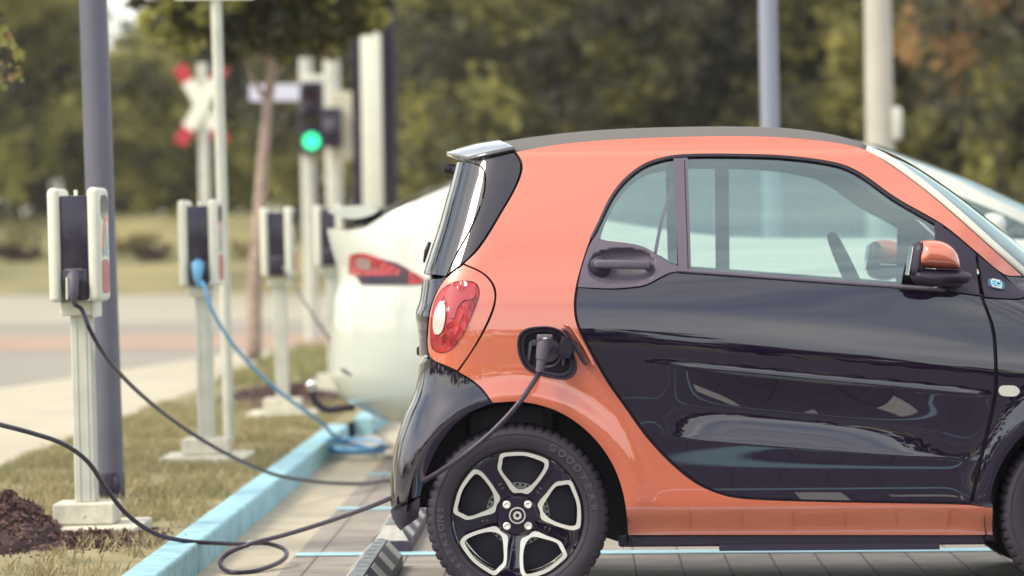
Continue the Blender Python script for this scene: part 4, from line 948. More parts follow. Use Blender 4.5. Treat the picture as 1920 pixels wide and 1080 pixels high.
# ================================================================== CABLES
def smooth3(P, n=8): return [Vector(p) for p in cat_rom([tuple(p) for p in P], n, 170, False)]
def pxp(L, n=8): return smooth3([at(*p) for p in L], n)
def plug(name, parent, a, b, m, r=.019):
    a, b = Vector(a), Vector(b); d = (b - a); mb = MB()
    mb.tube([a, a + d * .1, a + d * .45, a + d * .62, a + d * .64, a + d], [r, r * 1.05, r, r * .85, r * .7, r * .45], 16)
    return mb.build(name, m, parent, smooth=True, auto=.8)
# main cable: left edge, over the kerb, a loop on the gutter, up to the coral car
pe = B.M @ Vector((B.un(1012, 697)[0], -(pw + .055), B.un(1012, 697)[1]))
main = [at(-420, 760, 10.2), at(-160, 768, 11.6), at(-40, 783, 12.3), at(0, 796, 12.5), at(60, 812, 12.7), at(120, 833, 12.9), at(165, 866, 13.05), at(200, 917, 13.2), at(240, 966, 13.3), at(290, 1000, 13.33), at(345, 1014, 13.36), at(400, 1018, 13.45), at(460, 1020, 13.62), at(500, 1019, 13.7), at(530, 1028, 13.7), at(537, 1042, 13.6),
        at(520, 1056, 13.5), at(480, 1070, 13.35), at(440, 1074, 13.28), at(417, 1065, 13.35), at(415, 1050, 13.42), at(432, 1035, 13.45), at(470, 1020, 13.45), at(530, 1004, 13.3), at(620, 976, 12.9), at(740, 930, 12.2), at(850, 868, 11.86), at(920, 812, 11.82), at(970, 759, 11.83), at(1000, 717, 11.87), pe]
mb = MB(); mb.tube(smooth3(main, 8), .0085, 12)
cm = mb.build('charging_cable', m_cable, None, smooth=True); tag(cm, 'black cable from the left picture edge, looping on the gutter before the coral car', 'cable')
hx_, hz_ = B.un(1022, 636)
t_ = B.M @ Vector((hx_, -(pw + .055), hz_))
mb = MB(); mb.tube([t_, t_ + (pe - t_) * .2, t_ + (pe - t_) * .60, t_ + (pe - t_) * .62, t_ + (pe - t_) * .98], [.0225, .0235, .020, .0165, .0135], 18)
mb.box(t_ + Vector((.0, .01, .006)), (.052, .05, .022), bev=.005); mb.box(t_ + Vector((0, -.018, .005)), (.040, .006, .010), bev=.002)
mb.tube([t_ + Vector((0, .0, -.01)), t_ + Vector((0, .07, -.02))], .026, 18)
mb.build('connector', m_plastic, cm, smooth=True, auto=.8)
mb = MB(); mb.box(t_ + Vector((0, -.0222, .005)), (.012, .002, .005)); mb.build('connector_mark', m_white, cm)
mb = MB(); mid = at(470, 1020, 13.5); mb.tube([mid + Vector((.012 * math.cos(t), 0, .012 * math.sin(t))) for t in np.linspace(0, 6.0, 14)], .003, 6); mb.build('cable_tie', m_galv, cm)
# cable 1
s1 = on(chg[0], (-.008, -.15, .985)); s1b = s1 + Vector((.004, -.02, -.105))
mb = MB(); mb.tube(smooth3([s1b, at(153, 580, 13.95), at(166, 613, 13.95), at(190, 656, 14.05), at(230, 706, 14.4), at(280, 753, 14.9), at(340, 799, 15.5), at(400, 837, 15.9), at(460, 868, 16.3), at(520, 891, 16.7), at(600, 904, 17.2), at(680, 907, 17.6), atz(745, 900, .012), atz(900, 893, .012), atz(1150, 889, .012), atz(1300, 880, .012)], 8), .0085, 10)
c1_ = mb.build('charging_cable', m_cable, None, smooth=True); tag(c1_, 'black cable sagging from the nearest charging post to the ground behind the coral car', 'cable')
mb = MB(); mb.tube([s1 + Vector((-.0, .02, .015)), s1 + Vector((-.002, -.012, 0)), s1 + Vector((.0, -.026, -.07)), s1 + Vector((.003, -.024, -.085)), s1b], [.020, .024, .021, .013, .010], 16)
mb.build('plug', m_plastic, c1_, smooth=True); mb = MB(); mb.box(s1 + Vector((-.022, -.03, -.045)), (.008, .012, .085), bev=.003); mb.build('plug_highlight', m_whitep, c1_)  # pale strip on the plug, its highlight put in as colour
# blue cable with a pile of coils
s2 = on(chg[1], (-.008, -.15, .985)); s2b = s2 + Vector((.006, -.02, -.10))
pl = atz(668, 852, .02); pile = []
for k in range(70):
    t = k * .42; r = .10 + .05 * math.sin(k * .31) ; pile.append(pl + Vector((r * 1.35 * math.cos(t) + .07 * math.sin(k * .09), r * 2.0 * math.sin(t), .012 + .010 * (k / 10) * (1 + math.sin(t * .7)) * .6)))
mb = MB(); mb.tube(smooth3([s2b, at(380, 530, 18.4), at(395, 575, 18.4), at(430, 636, 18.6), at(480, 695, 18.9), at(540, 747, 19.3), at(600, 790, 19.8), at(640, 825, 20.2)] + pile, 6), .0095, 10)
c2_ = mb.build('charging_cable', m_bcable, None, smooth=True); tag(c2_, 'light blue cable from the second charging post to a coiled heap', 'cable')
mb = MB(); mb.tube([s2 + Vector((0, .02, .02)), s2 + Vector((0, -.02, .01)), s2 + Vector((0, -.03, -.05)), s2b], [.024, .032, .022, .010], 14); mb.build('plug', m_bcable, c2_, smooth=True)
# grey cable from the third post
s3 = on(chg[2], (.03, -.13, .95)); mb = MB(); mb.tube(smooth3([s3, at(560, 548, 23.0), at(590, 596, 23.0), at(618, 636, 23.1), at(645, 690, 23.6), atz(668, 756, .02), atz(690, 794, .012), atz(719, 820, .012), atz(746, 838, .012), atz(830, 850, .012)], 8), .0075, 8)
tag(mb.build('charging_cable', mat('grey_cable', (.20, .20, .19), .5), None, smooth=True), 'thin grey cable dropping from the third charging post past the tow hook', 'cable')
# ================================================================== WHEEL STOPS
m_stop = mat('rubber_wheel_stop', (.060, .05, .085), .55, bump=.3, bscale=140, noise=.3, nscale=30)
m_stopt = mat('pale_stop_top', (.24, .27, .28), .6, bump=.4, bscale=90, noise=.4, nscale=25)  # paler grey-blue tone for the top strip
m_stripe = mat('white_reflector', (.56, .55, .50), .5, noise=.25, nscale=30)
def wheel_stop(x, y0, L, label):
    rt = empty('wheel_stop', (x, y0, .004), -R(1.15), label, 'wheel stop', 'rubber wheel stops at the bay heads')
    prof = [(-.078, 0), (-.078, .030), (-.024, .098), (.024, .098), (.078, .038), (.078, 0)]
    mb = MB(); vs = []
    for y, s_ in ((0, .0), (.05, 1), (L - .05, 1), (L, 0)):
        for px_, pz in prof: vs.append((px_, y, pz if s_ else min(pz, .034)))
    k = 6; fs = [(i * k + j, i * k + (j + 1) % k, (i + 1) * k + (j + 1) % k, (i + 1) * k + j) for i in range(3) for j in range(k)] + [tuple(range(6)), tuple(18 + j for j in range(6))]
    mb.add(vs, fs); mb.build('block', m_stop, rt)
    mb = MB(); mb.box((0, L / 2, .0985), (.046, L - .11, .004), bev=.001)
    for i in range(int(L / .16)): mb.box((0, .12 + i * .16, .1015), (.026, .012, .003)); 
    mb.build('top_strip', m_stopt, rt)
    n = int((L - .1) / .45) + 1; d = Vector((.054, 0, -.060)).normalized(); nn = Vector((.060, 0, .054)).normalized()
    for sg in (1, -1):
        for i in range(n):
            y = L - .16 - i * .45 - .03;
            if y < .1: continue
            c = Vector((.051 * sg, y + .03, .068)) + Vector((nn.x * sg, 0, nn.z)) * .0015
            if sg < 0: c.z -= .003
            mb = MB(); mb.box(c, (.004, .17, .070), Matrix.Rotation(math.atan2(.054, .060) * -sg if True else 0, 3, 'Y'), bev=.001); mb.build('reflector_stripe', m_stripe, rt)
    mb = MB(); plate(mb, [(-.066, -.036), (.066, -.036), (.028, .036), (-.028, .036)], [], -.002, .002, M=Matrix.Translation((0, .023, .067)) @ Matrix.Rotation(R(-38), 4, 'X')); mb.build('end_reflector', m_stripe, rt)
    return rt
wheel_stop(-.525, 11.8, 1.78, 'black rubber wheel stop with white stripes just behind the coral car rear wheel')
wheel_stop(-.475, 14.2, 1.75, 'pale-ended wheel stop in the next bay, partly behind the coral car bumper')
wheel_stop(.55, 11.75 + 7.3, 1.7, 'wheel stop under the white car tail, hidden low behind the coral car')if False else None
# ================================================================== POSTS, MASTS, SIGNS
def pole(mb, a, b, r, n=20, mi=0): mb.tube([a, b], r, n, mi=mi)
def lin3(a, b, t): return a + (b - a) * t
# lamp mast behind the first charger
a_, b_ = at(207, 922, 15.75), at(174, -25, 15.75); a_.z = .08; up = (b_ - a_).normalized()
rt = empty('lamp_mast', a_, 0, 'thick blue-grey lamp mast standing behind the nearest charging post', 'lamp post')
mb = MB(); mb.tube([Vector((0, 0, 0)), up * 5.2], [.0625, .056], 36); mb.build('mast', m_mast, rt, smooth=True, auto=.6)
mb = MB(); mb.tube([up * -.0, up * .13, up * .14], [.0650, .0650, .063], 36); mb.box((.035, -.058, .07), (.03, .012, .12), bev=.004); mb.build('foot_sleeve', m_core, rt, smooth=True, auto=.6)
mb = MB(); mb.tube([up * 5.2, up * 5.24 + Vector((.3, 0, .05)), up * 5.24 + Vector((.9, 0, .08))], [.05, .05, .05], 14); mb.box(up * 5.24 + Vector((1.2, 0, .09)), (.7, .26, .09), bev=.03); mb.build('lamp_head', m_mast, rt, smooth=True, auto=.6)
# parking sign post
a_, b_ = at(430, 826, 19.7), at(405, -5, 19.7); up = (b_ - a_).normalized(); H = (b_ - a_).length
rt = empty('sign_post', a_, 0, 'slim galvanised sign post just right of the second charging post', 'sign post')
mb = MB(); mb.tube([up * 0, up * (H + .45)], .030, 20); mb.build('pole', m_galv, rt, smooth=True, auto=.6)
mb = MB(); mb.box((up * (H + .20)) + Vector((.0, -.036, -.005)), (.42, .004, .42), bev=.0015); mb.box(up * (H + .20) + Vector((0, -.02, -.207)), (.40, .03, .008)); mb.build('sign_plate', m_white, rt)
m_pblue = mat('sign_blue', (.05, .18, .50), .4); mb = MB(); mb.box(up * (H + .22) + Vector((0, -.0395, 0)), (.36, .002, .34)); mb.build('sign_face', m_pblue, rt)
# railway crossing sign
a_ = at(389, 500, 50); a_.z = -.02; b_ = at(380, 118, 50); up = (b_ - a_).normalized(); H = (b_ - a_).length
rt = empty('crossing_sign', a_, 0, 'white railway crossing cross with red tips on a grey pole', 'railway sign')
mb = MB(); mb.tube([up * 0, up * H], .075, 16); mb.build('pole', m_galv, rt, smooth=True, auto=.6)
cc = at(379, 197, 50) - a_ + Vector((0, -.10, 0))
for sg in (1, -1):
    Rm = Matrix.Rotation(sg * R(30), 3, 'Y')
    mb = MB(); mb.box(cc + Vector((0, -.02 * sg, 0)), (.18, .02, .74), Rm, bev=.003); mb.build('cross_arm', m_white, rt)
    for s2_ in (1, -1):
        mb = MB(); mb.box(cc + Vector((0, -.02 * sg, 0)) + Rm @ Vector((0, 0, .49 * s2_)), (.18, .02, .24), Rm, bev=.003); mb.build('red_tip', m_dred, rt)
# traffic lights on two grey poles
YT = 45
def tl_head(rt, c, rz, on_, plate_):
    Rz = Matrix.Rotation(rz, 3, 'Z'); s_ = 1
    mb = MB(); mb.box(c, (.29, .22, .88), Rz, bev=.03, seg=3); h = mb.build('signal_head', m_core, rt, smooth=True, auto=.6)
    for i, (col_, nm) in enumerate((((.06, .01, .02), 'red_lamp'), ((.06, .04, .02), 'amber_lamp'), ((.05, .9, .55), 'green_lamp'))):
        zc = .28 - .28 * i; q = c + Rz @ Vector((0, -.115, zc))
        mb = MB(); mb.lathe([(0, -.014), (.06, -.010), (.10, .0), (.10, .01)], n=28, c=(0, 0, 0)); mb.v = [tuple(q + Rz @ Vector(v)) for v in mb.v]
        mm = mat(nm, col_, .3, emis=(.03, .75, .30), es=1.7) if (i == 2 and on_) else mat(nm, tuple(x * (1 if i < 2 else .04) for x in col_), .3)
        mb.build(nm, mm, h, smooth=True)
        mb = MB(); vs = []; n = 16
        for k in range(n + 1):
            t = math.pi * (k / n) * 1.1 - .15
            for yy, r_ in ((0, .115), (-.16, .115)): vs.append(q + Rz @ Vector((r_ * math.cos(t), yy, r_ * math.sin(t))))
        o = mobj('visor', vs, [(2 * k, 2 * k + 1, 2 * k + 3, 2 * k + 2) for k in range(n)], m_core, h, smooth=True); md = o.modifiers.new('s', 'SOLIDIFY'); md.thickness = .006
    return h
rt = empty('traffic_light', (0, 0, 0), 0, 'traffic light on a grey pole showing bright green, left of the twin signals', 'traffic light')
a_ = at(583, 500, YT); a_.z = -.02; b_ = at(572, 108, YT); rt.location = a_; up = (b_ - a_)
mb = MB(); mb.tube([Vector((0, .12, 0)), up + Vector((0, .12, 0))], .085, 18); mb.build('pole', m_galv, rt, smooth=True, auto=.6)
tl_head(rt, at(585, 222, YT) - a_ + Vector((0, -.05, 0)), 0, True, False)
mb = MB(); q = at(592, 148, YT) - a_; mb.box(q + Vector((0, .05, 0)), (.28, .08, .09), bev=.02); mb.build('bracket', m_whitep, rt)
rt = empty('traffic_light', (0, 0, 0), 0, 'dark traffic light facing sideways with a cream back board, right of the green one', 'traffic light')
a_ = at(634, 640, YT + 1.2); a_.z = -.02; b_ = at(622, 112, YT + 1.2); rt.location = a_; up = (b_ - a_)
mb = MB(); mb.tube([Vector((0, 0, 0)), up], .105, 18); mb.build('pole', m_galv, rt, smooth=True, auto=.6)
q = at(622, 240, YT + .9) - a_ + Vector((0, -.12, 0))
mb = MB(); mb.box(q, (.27, .2, .50), bev=.03, seg=3); h = mb.build('signal_head', m_core, rt, smooth=True, auto=.6)
mb = MB(); mb.lathe([(0, -.012), (.07, -.004), (.085, .0), (.085, .01)], n=24, c=(q.x - .02, q.y - .102, q.z + .03)); mb.build('dark_lamp', m_mast, h, smooth=True)
mb = MB(); mb.box(q + Vector((.13, .10, .02)), (.30, .05, .86), bev=.10 if False else .024, seg=3); mb.build('back_board', mat('cream_board', (.55, .53, .40), .6), rt)
mb = MB(); q2 = at(614, 90, YT + 1.2) - a_; mb.box(q2, (.09, .05, .16), Matrix.Rotation(R(20), 3, 'Y'), bev=.02); mb.build('red_sticker', m_dred, rt)
# street name sign
q = at(511, 174, YT + 1.5); rt = empty('street_sign', (q.x, q.y, 0), 0, 'pale blank street name plate behind the young tree trunk', 'street sign')
mb = MB(); mb.box((.07, 0, q.z), (.72, .03, .21), bev=.01); mb.build('name_plate', mat('pale_sign', (.60, .62, .74), .5), rt)
mb = MB(); mb.tube([(.46, .02, 0), (.44, .02, q.z + .2)], .03, 12); mb.build('pole', m_galv, rt, smooth=True)
# black pylon with white front strip
a_ = at(704, 470, 40); a_.z = -.03; b_ = at(695, -10, 40); rt = empty('pylon', a_, 0, 'tall dark pylon with a white front panel between the signals and the white car', 'pylon')
up = (b_ - a_); ang = math.atan2(up.x, up.z)
mb = MB(); mb.box(up * .53 + Vector((.02, 0, 0)), (.48, .16, up.length * 1.10), Matrix.Rotation(ang, 3, 'Y'), bev=.01); mb.build('column', m_core, rt)
wt = at(692, 55, 39.88) - a_; wb = at(704, 470, 39.88) - a_
mb = MB(); mb.box((wt + wb) / 2, (.225, .06, (wt - wb).length), Matrix.Rotation(ang, 3, 'Y'), bev=.02); mb.build('white_panel', m_whitep, rt, smooth=True, auto=.6)
mb = MB(); mb.box(wt + Vector((0, .01, -.02)), (.25, .09, .10), bev=.02); mb.build('cap', m_whitep, rt)
# poles at the right
a_ = at(1452, 500, 24); a_.z = -.02; b_ = at(1439, -20, 24); rt = empty('steel_mast', a_, 0, 'slim blue-grey mast behind the coral car roof', 'lamp post')
mb = MB(); mb.tube([Vector(), (b_ - a_) * 1.3], .060, 24); mb.build('mast', mat('blue_grey_paint', (.26, .28, .35), .45), rt, smooth=True, auto=.6)
mb = MB(); mb.tube([Vector(), (b_ - a_) * .03], .085, 24); mb.build('foot_collar', m_galv, rt, smooth=True, auto=.6)
a_ = at(1656, 500, 33); a_.z = -.02; b_ = at(1645, -20, 33); rt = empty('concrete_mast', a_, 0, 'thick pale concrete mast behind the coral car windscreen', 'lamp post')
mb = MB(); mb.tube([Vector(), (b_ - a_) * 1.3], [.14, .112], 28); mb.build('mast', mat('pale_mast', (.52, .49, .42), .7, noise=.15, nscale=3), rt, smooth=True, auto=.6)
q = at(1681, 232, 32.95) - a_; mb = MB(); mb.box(q, (.10, .12, .30), bev=.03); mb.box(q + Vector((-.05, 0, .02)), (.08, .05, .04)); mb.build('junction_box', m_galv, rt, smooth=True, auto=.8)
# ================================================================== TREES
def leafmat(name, a, b, tr=.45): return mat(name, a, .55, col2=b, nscale=.9, trans=tr, n2=.5, spec=.25)
m_lf1 = leafmat('leaf_olive', (.37, .34, .10), (.16, .16, .065)); m_lf2 = leafmat('leaf_dark', (.135, .135, .058), (.052, .048, .048))  # light and dark leaves mixed by clump, crown shading put into colour
m_lfg = leafmat('leaf_autumn', (.52, .30, .12), (.24, .15, .07)); m_lf3 = leafmat('leaf_yellow_green', (.50, .47, .14), (.22, .22, .075))
m_bark = mat('bark', (.42, .32, .26), .9, noise=.4, nscale=12, bump=.6, bscale=30)
m_barkd = mat('dark_bark', (.07, .05, .055), .9, noise=.4, nscale=6)
def leaves(blobs, n, size, reject=None, flat=.75):
    """blobs: (x,y,z,r, squash, mi); leaf quads gathered in clumps through each blob"""
    W_ = np.array([b[3] ** 2 for b in blobs]); W_ /= W_.sum(); V = []; F_ = []; MI = []
    for b, wt_ in zip(blobs, W_):
        k = int(n * wt_); ncl = max(5, k // 60)
        d = rng.normal(size=(ncl, 3)); d /= np.linalg.norm(d, axis=1)[:, None]; rr_ = b[3] * rng.uniform(.45, 1.06, ncl) ** .8
        cl = d * rr_[:, None]; cl[:, 2] *= b[4]; cl += np.array(b[:3]); cmi = np.where(rng.random(ncl) < .3, 1 - min(b[5], 1) if b[5] < 2 else b[5], b[5])
        w_ = rng.integers(0, ncl, k); c = cl[w_] + rng.normal(size=(k, 3)) * b[3] * .13
        nrm = rng.normal(size=(k, 3)); nrm[:, 2] += .6; nrm /= np.linalg.norm(nrm, axis=1)[:, None]
        t = np.cross(nrm, rng.normal(size=(k, 3))); t /= np.linalg.norm(t, axis=1)[:, None]; s_ = np.cross(nrm, t)
        L = size * rng.uniform(.6, 1.3, k)[:, None]
        q = np.stack([c - t * L, c + s_ * L * .45, c + t * L, c - s_ * L * .45], 1)
        if reject is not None:
            ok = ~reject(c); q = q[ok]; w_ = w_[ok]
        V.append(q.reshape(-1, 3)); MI.append(cmi[w_])
    V = np.concatenate(V); MI = np.concatenate(MI).astype(int); m_ = len(V) // 4
    return V, np.arange(m_ * 4).reshape(-1, 4), MI
def leafobj(name, V, F_, MI, mats, parent):
    me = bpy.data.meshes.new(name); me.vertices.add(len(V)); me.vertices.foreach_set('co', V.ravel()); me.loops.add(F_.size); me.loops.foreach_set('vertex_index', F_.ravel())
    me.polygons.add(len(F_)); me.polygons.foreach_set('loop_start', np.arange(0, F_.size, 4)); me.polygons.foreach_set('loop_total', np.full(len(F_), 4))
    for m_ in mats: me.materials.append(m_)
    me.polygons.foreach_set('material_index', MI); me.update(calc_edges=True)
    o = bpy.data.objects.new(name, me); COL.objects.link(o); o.parent = parent; return o
def branches(mb, base, tip, r, n, spread, h0=.4):
    d = tip - base; mb.tube([base, base + d * .35 + Vector((rng.normal(0, .03), 0, 0)) * d.length * .3, base + d * .7, tip], [r, r * .82, r * .6, r * .25], 12)
    for k in range(n):
        t = rng.uniform(h0, .95); p = base + d * t; a = rng.uniform(0, 6.28); v = Vector((math.cos(a), math.sin(a), rng.uniform(.4, 1.1))).normalized() * spread * rng.uniform(.5, 1)
        mb.tube([p, p + v * .5 + Vector((0, 0, .03)), p + v], [r * .45 * (1.2 - t), r * .3 * (1.2 - t), r * .08], 7)
def big_tree(name, x, y, z0, H, Rr, mats, n, size, label, cat='tree', group=None, low=.12, seed=0, dark=.5):
    rt = empty(name, (x, y, z0), 0, label, cat, group); mb = MB(); branches(mb, Vector((0, 0, 0)), Vector((rng.normal(0, .3), 0, H * .85)), .16 + H * .012, 9, Rr * .7, .25); mb.build('trunk', m_barkd, rt, smooth=True)
    bl = []
    for k in range(13):
        t = low + (1 - low) * (k + rng.random()) / 13; r = Rr * (.42 + .25 * math.sin(math.pi * min(1, t * 1.05))) * rng.uniform(.75, 1.1); a = rng.uniform(0, 6.28); q = Rr * .55 * math.sin(math.pi * min(1, .15 + t * .9)) * rng.random() ** .5
        bl.append((q * math.cos(a), q * math.sin(a), H * t, r, .8, 0 if rng.random() > dark else 1))
    V, F_, MI = leaves(bl, n, size); leafobj('crown', V, F_, MI, mats, rt); return rt
LB = 'trees beyond the road'
protos = [big_tree('broadleaf_tree', -40, 118, 1.9, 11, 4.0, [m_lf1, m_lf2], 15000, .20, 'x', group=LB, dark=.5),
          big_tree('broadleaf_tree', -44, 119, 1.9, 12, 4.4, [m_lf3, m_lf2], 15000, .20, 'x', group=LB, dark=.35),
          big_tree('broadleaf_tree', -48, 120, 1.9, 13, 4.2, [m_lf1, m_lf2], 15000, .20, 'x', group=LB, dark=.75)]
used = [False] * 3
def place(k, x, y, z, rz, s_, label):
    if not used[k]: o = protos[k]; used[k] = True
    else: o = tree_copy(protos[k])
    o.location = (x, y, z); o.rotation_euler.z = rz; o.scale = (s_[0], s_[0], s_[1]); o['label'] = label
XP = lambda px, Y: (px - 960) * Y / F
T = [(1, -60, 112, 1.7, .4, (1, .95), 'broad olive tree cut by the left edge of the picture'),
     (0, 85, 118, 1.8, 2., (.75, .9), 'olive tree left of the lamp mast'),
     (1, 270, 128, 1.9, 1., (.9, .55), 'low pale yellow-green tree right of the lamp mast, under the gap of sky'),
     (1, 430, 122, 1.9, 3., (.85, .85), 'pale olive tree behind the railway crossing cross'),
     (1, 560, 116, 1.8, 5., (1, .95), 'yellow-green tree behind the green traffic light'),
     (2, 700, 92, .3, .7, (.95, 1.05), 'dark tree directly behind the pylon'),
     (1, 860, 84, 0, 2.4, (.95, .95), 'yellow-green tree above the coral car rear spoiler'),
     (0, 1060, 80, 0, 4., (.95, .95), 'olive tree above the coral car roof'),
     (1, 1230, 86, 0, 5.2, (1., 1.), 'bright olive tree left of the slim blue-grey mast'),
     (2, 1400, 82, 0, 1.4, (.9, 1.), 'dark tree just behind the slim blue-grey mast'),
     (0, 1545, 88, .1, .2, (1., 1.), 'olive tree between the two masts at the right'),
     (2, 1700, 80, 0, 3.3, (1., .95), 'dark tree behind the pale concrete mast'),
     (2, 1880, 78, 0, 2.2, (1., 1.), 'very dark tree at the right edge above the white car'),
     (2, 960, 94, .4, 3., (1., 1.), 'dark tree in the second row behind the coral car roof'), (2, 1300, 95, .4, 5., (1., 1.), 'dark second-row tree between roof crown and slim mast'), (2, 1620, 96, .4, 1., (1.1, 1.), 'dark second-row tree behind the concrete mast')]
for k, px, Y, z, rz, s_, lb in T: place(k, XP(px, Y), Y, z, rz, s_, lb)
at_ = big_tree('autumn_tree', XP(2040, 66), 66, 0, 10, 3.3, [m_lfg, m_lf2], 9000, .16, 'orange-brown autumn tree reaching into the top right corner', low=.5, dark=.45)
# far wood behind, as one mass
bl = []
for k in range(46):
    x = rng.uniform(-24, 22); top = 6.0 if -16 < x < -9.5 else 10.5
    z = rng.uniform(1.5, top); bl.append((x, rng.uniform(134, 146), z, rng.uniform(1.8, 3.0), .8, 1 if rng.random() < .6 else 0))
V, F_, MI = leaves(bl, 26000, .32); wo = leafobj('far_wood', V, F_, MI, [m_lf3, m_lf2], None); tag(wo, 'dark woodland mass behind the roadside trees', 'woodland', kind='stuff')
bl = []
for k in range(190):
    x = rng.uniform(-75, 75); tp_ = 12.5 - 7.5 * float(sstep(1, 9, x)) + 1.6 * math.sin(x * 1.3)
    bl.append((x, rng.uniform(-72, -60), rng.uniform(.5, tp_), rng.uniform(1.6, 3), .8, 1))
for k in range(150):
    y = rng.uniform(-72, 70); bl.append((rng.uniform(-84, -74), y, rng.uniform(.5, 6.0 + 1.2 * math.sin(y * .4)), rng.uniform(1.8, 3), .8, 1))
V, F_, MI = leaves(bl, 52000, .7); wo = leafobj('wood_behind', V, F_, MI, [m_lf1, m_lf2], None); tag(wo, 'wooded edge of the field on the near side, mirrored in the door paint', 'woodland', kind='stuff')
# shrubs on the embankment
m_sh1 = leafmat('shrub_straw', (.42, .34, .16), (.20, .17, .08)); m_sh2 = leafmat('shrub_brown', (.17, .10, .085), (.07, .05, .05))
SH = [(20, 104, 1.0, .8, m_sh1, 'straw coloured low shrub at the far left of the bank'), (70, 103, .9, .6, m_sh2, 'brown low shrub left of the nearest charger'), (250, 105, 1.1, .9, m_sh1, 'pale straw shrub right of the lamp mast'), (300, 103, .8, .6, m_sh2, 'brown shrub between lamp mast and second charger'), (440, 104, .9, .9, m_sh1, 'straw shrub right of the sign post'),
      (90, 110, 1.3, 1.0, m_lfg, 'rusty shrub above the bank left of the nearest charger'), (260, 111, 1.5, 1.2, m_lf3, 'green shrub above the bank by the lamp mast'), (450, 110, 1.4, 1.2, m_lf3, 'yellow-green shrub above the bank near the tree trunk'), (330, 112, 1.2, 1., m_sh2, 'brown shrub above the bank by the crossing sign'), (560, 108, 1.2, 1.1, m_sh1, 'straw shrub behind the traffic light pole'), (10, 112, 1.4, 1.2, m_lf2, 'dark shrub above the bank at the left edge')]
for px, Y, z, r, mm, lb in SH:
    rt = empty('shrub', (XP(px, Y), Y, z - .5), 0, lb, 'shrub', 'shrubs on the embankment'); bl = [(rng.normal(0, r * .8), rng.normal(0, .4), .5 + rng.normal(0, .1), r * rng.uniform(.35, .6), .7, 0) for k in range(6)]
    V, F_, MI = leaves(bl, 900, .10); leafobj('foliage', V, F_, MI * 0, [mm], rt); mb = MB(); branches(mb, Vector(), Vector((0, 0, .9)), .03, 4, .5); mb.build('stem', m_barkd, rt)
# young street tree
Yt = 33; a_ = at(476, 676, Yt); a_.z = .08; rt = empty('street_tree', a_, 0, 'young street tree with a slim pale trunk behind the third charging post', 'tree')
mb = MB(); tp = [at(x, y, Yt) - a_ for x, y in [(476, 676), (477, 560), (484, 440), (492, 320), (500, 220), (509, 130), (512, 60), (515, -80)]]
mb.tube(smooth3(tp, 4), [.075 - .045 * i / 28 for i in range(29)], 14)
for bx_, by_2, ex, ey in ((503, 190, 455, 110), (507, 150, 555, 70), (509, 120, 420, 30), (511, 80, 610, 10), (512, 40, 380, -60), (513, 0, 640, -90)):
    p0, p1 = at(bx_, by_2, Yt) - a_, at(ex, ey, Yt) - a_; mb.tube([p0, (p0 + p1) / 2 + Vector((0, rng.normal(0, .1), -.04)), p1], [.03, .022, .010], 8)
mb.build('trunk', m_bark, rt, smooth=True)
bl = []
for px, py, r in ((330, 5, .30), (380, 40, .36), (440, 60, .34), (500, 40, .40), (450, -20, .5), (560, 45, .36), (610, 30, .34), (660, -5, .38), (540, -60, .7), (400, -80, .6), (650, -110, .6), (500, -160, .8), (700, 15, .25), (290, -10, .25), (520, 85, .22), (410, 75, .25), (360, 15, .4), (470, 10, .45), (540, 15, .42), (600, 0, .42), (650, 5, .33), (580, 50, .2), (470, 80, .2), (345, 62, .16), (300, 40, .13), (640, 62, .13), (705, 45, .12)):
    q = at(px, py, Yt) - a_; bl.append((q.x, q.y + rng.normal(0, .25), q.z, r, .85, 1 if rng.random() < .75 else 0))  # mostly dark leaves, backlit shade put into the crown colour
V, F_, MI = leaves(bl, 19000, .06); leafobj('crown', V, F_, MI, [m_lf3, m_lf2], rt)
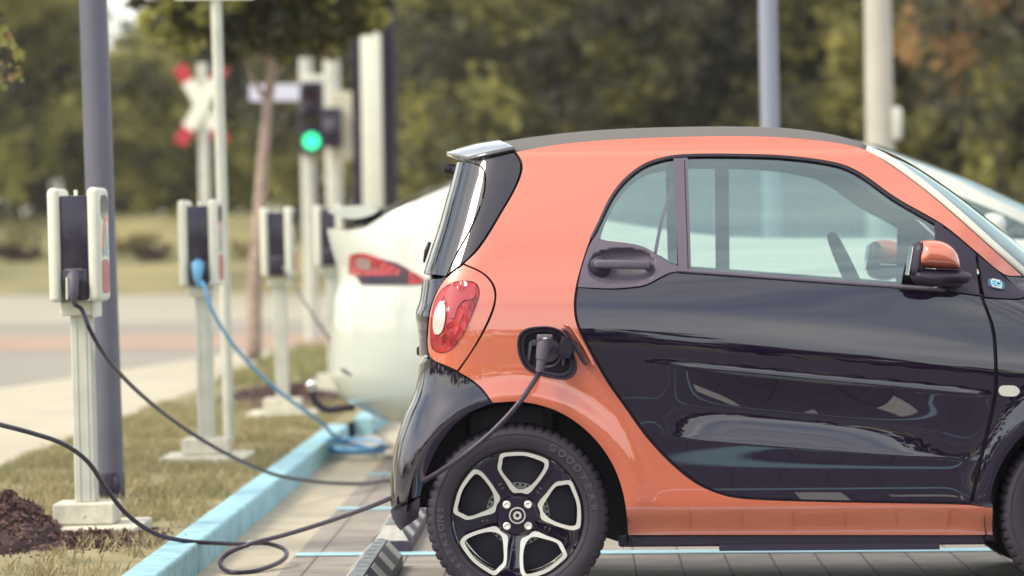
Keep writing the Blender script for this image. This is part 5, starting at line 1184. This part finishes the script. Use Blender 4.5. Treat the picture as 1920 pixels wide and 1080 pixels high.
# maple at the left edge, only a twig enters the picture
rt = empty('maple_tree', (-3.75, 17, .085), 0, 'maple whose yellowing leaves poke in at the upper left edge', 'tree')
mb = MB(); branches(mb, Vector(), Vector((.1, 0, 3.6)), .08, 6, .8, .5); mb.tube([(.03, 0, 1.5), (.7, 0, 1.95), (1.30, 0, 2.02), (1.42, 0, 1.93)], [.03, .018, .008, .004], 8); mb.build('trunk', m_bark, rt, smooth=True)
def rej(c):
    fx = (c[:, 0] - 3.75) / 17.; return (fx > -2.40 / 17.)
V, F_, MI = leaves([(0, 0, 2.9, .9, .9, 0), (.5, 0, 2.2, .5, .8, 0), (-.5, .2, 3.3, .8, .9, 1), (.3, .2, 3.7, .7, .9, 0)], 2600, .06, rej)
vs = V.tolist(); fs = F_.tolist(); mi = MI.tolist()
def maple(c, s_, a, tilt):
    out = []; n = 5
    for k in range(2 * n):
        t = a + math.pi * k / n; r = s_ * ((1, .8, .62, .8, .62)[0] if k == 0 else (.85 if k % 2 == 0 else .42))
        out.append(Vector((r * math.cos(t), r * .3 * math.sin(t * 2 + tilt), r * math.sin(t))) + c)
    return out
for k in range(64):
    px = rng.uniform(-30, 44); py = 62 + (px * .9 if rng.random() < .5 else rng.uniform(0, 100)) + rng.normal(0, 8)
    if px > 25 and (py < 95 or py > 150): continue
    c = at(px, py, 17 + rng.normal(0, .12)) - rt.location; i = len(vs); q = maple(c, rng.uniform(.016, .032), rng.uniform(0, 6.28), rng.uniform(0, 3)); vs += [tuple(v) for v in q]; fs.append(list(range(i, i + 10))); mi.append(0 if rng.random() < .6 else 2)
for k in range(16):
    c = at(rng.uniform(-20, 10), rng.uniform(15, 60), 17) - rt.location; i = len(vs); q = maple(c, .022, rng.uniform(0, 6.28), 1); vs += [tuple(v) for v in q]; fs.append(list(range(i, i + 10))); mi.append(1)
mobj('crown', vs, fs, [m_lf3, m_lf2, m_lfg], rt, mi=mi)
# ================================================================== HAZE
mh = bpy.data.materials.new('haze'); mh.use_nodes = True; t = mh.node_tree; t.nodes.remove(t.nodes['Principled BSDF'])
pv = t.nodes.new('ShaderNodeVolumePrincipled'); pv.inputs['Color'].default_value = (.95, .93, .90, 1); pv.inputs['Density'].default_value = .00035; pv.inputs['Anisotropy'].default_value = .2  # thin even volume, added to lift the dark tones
t.links.new(pv.outputs[0], t.nodes['Material Output'].inputs['Volume'])
mb = MB(); mb.box((0, 100, 10.3), (620, 900, 26)); hz_o = mb.build('haze', mh); tag(hz_o, kind='stuff'); hz_o['label'] = 'thin pale haze volume, added to lift the darks'
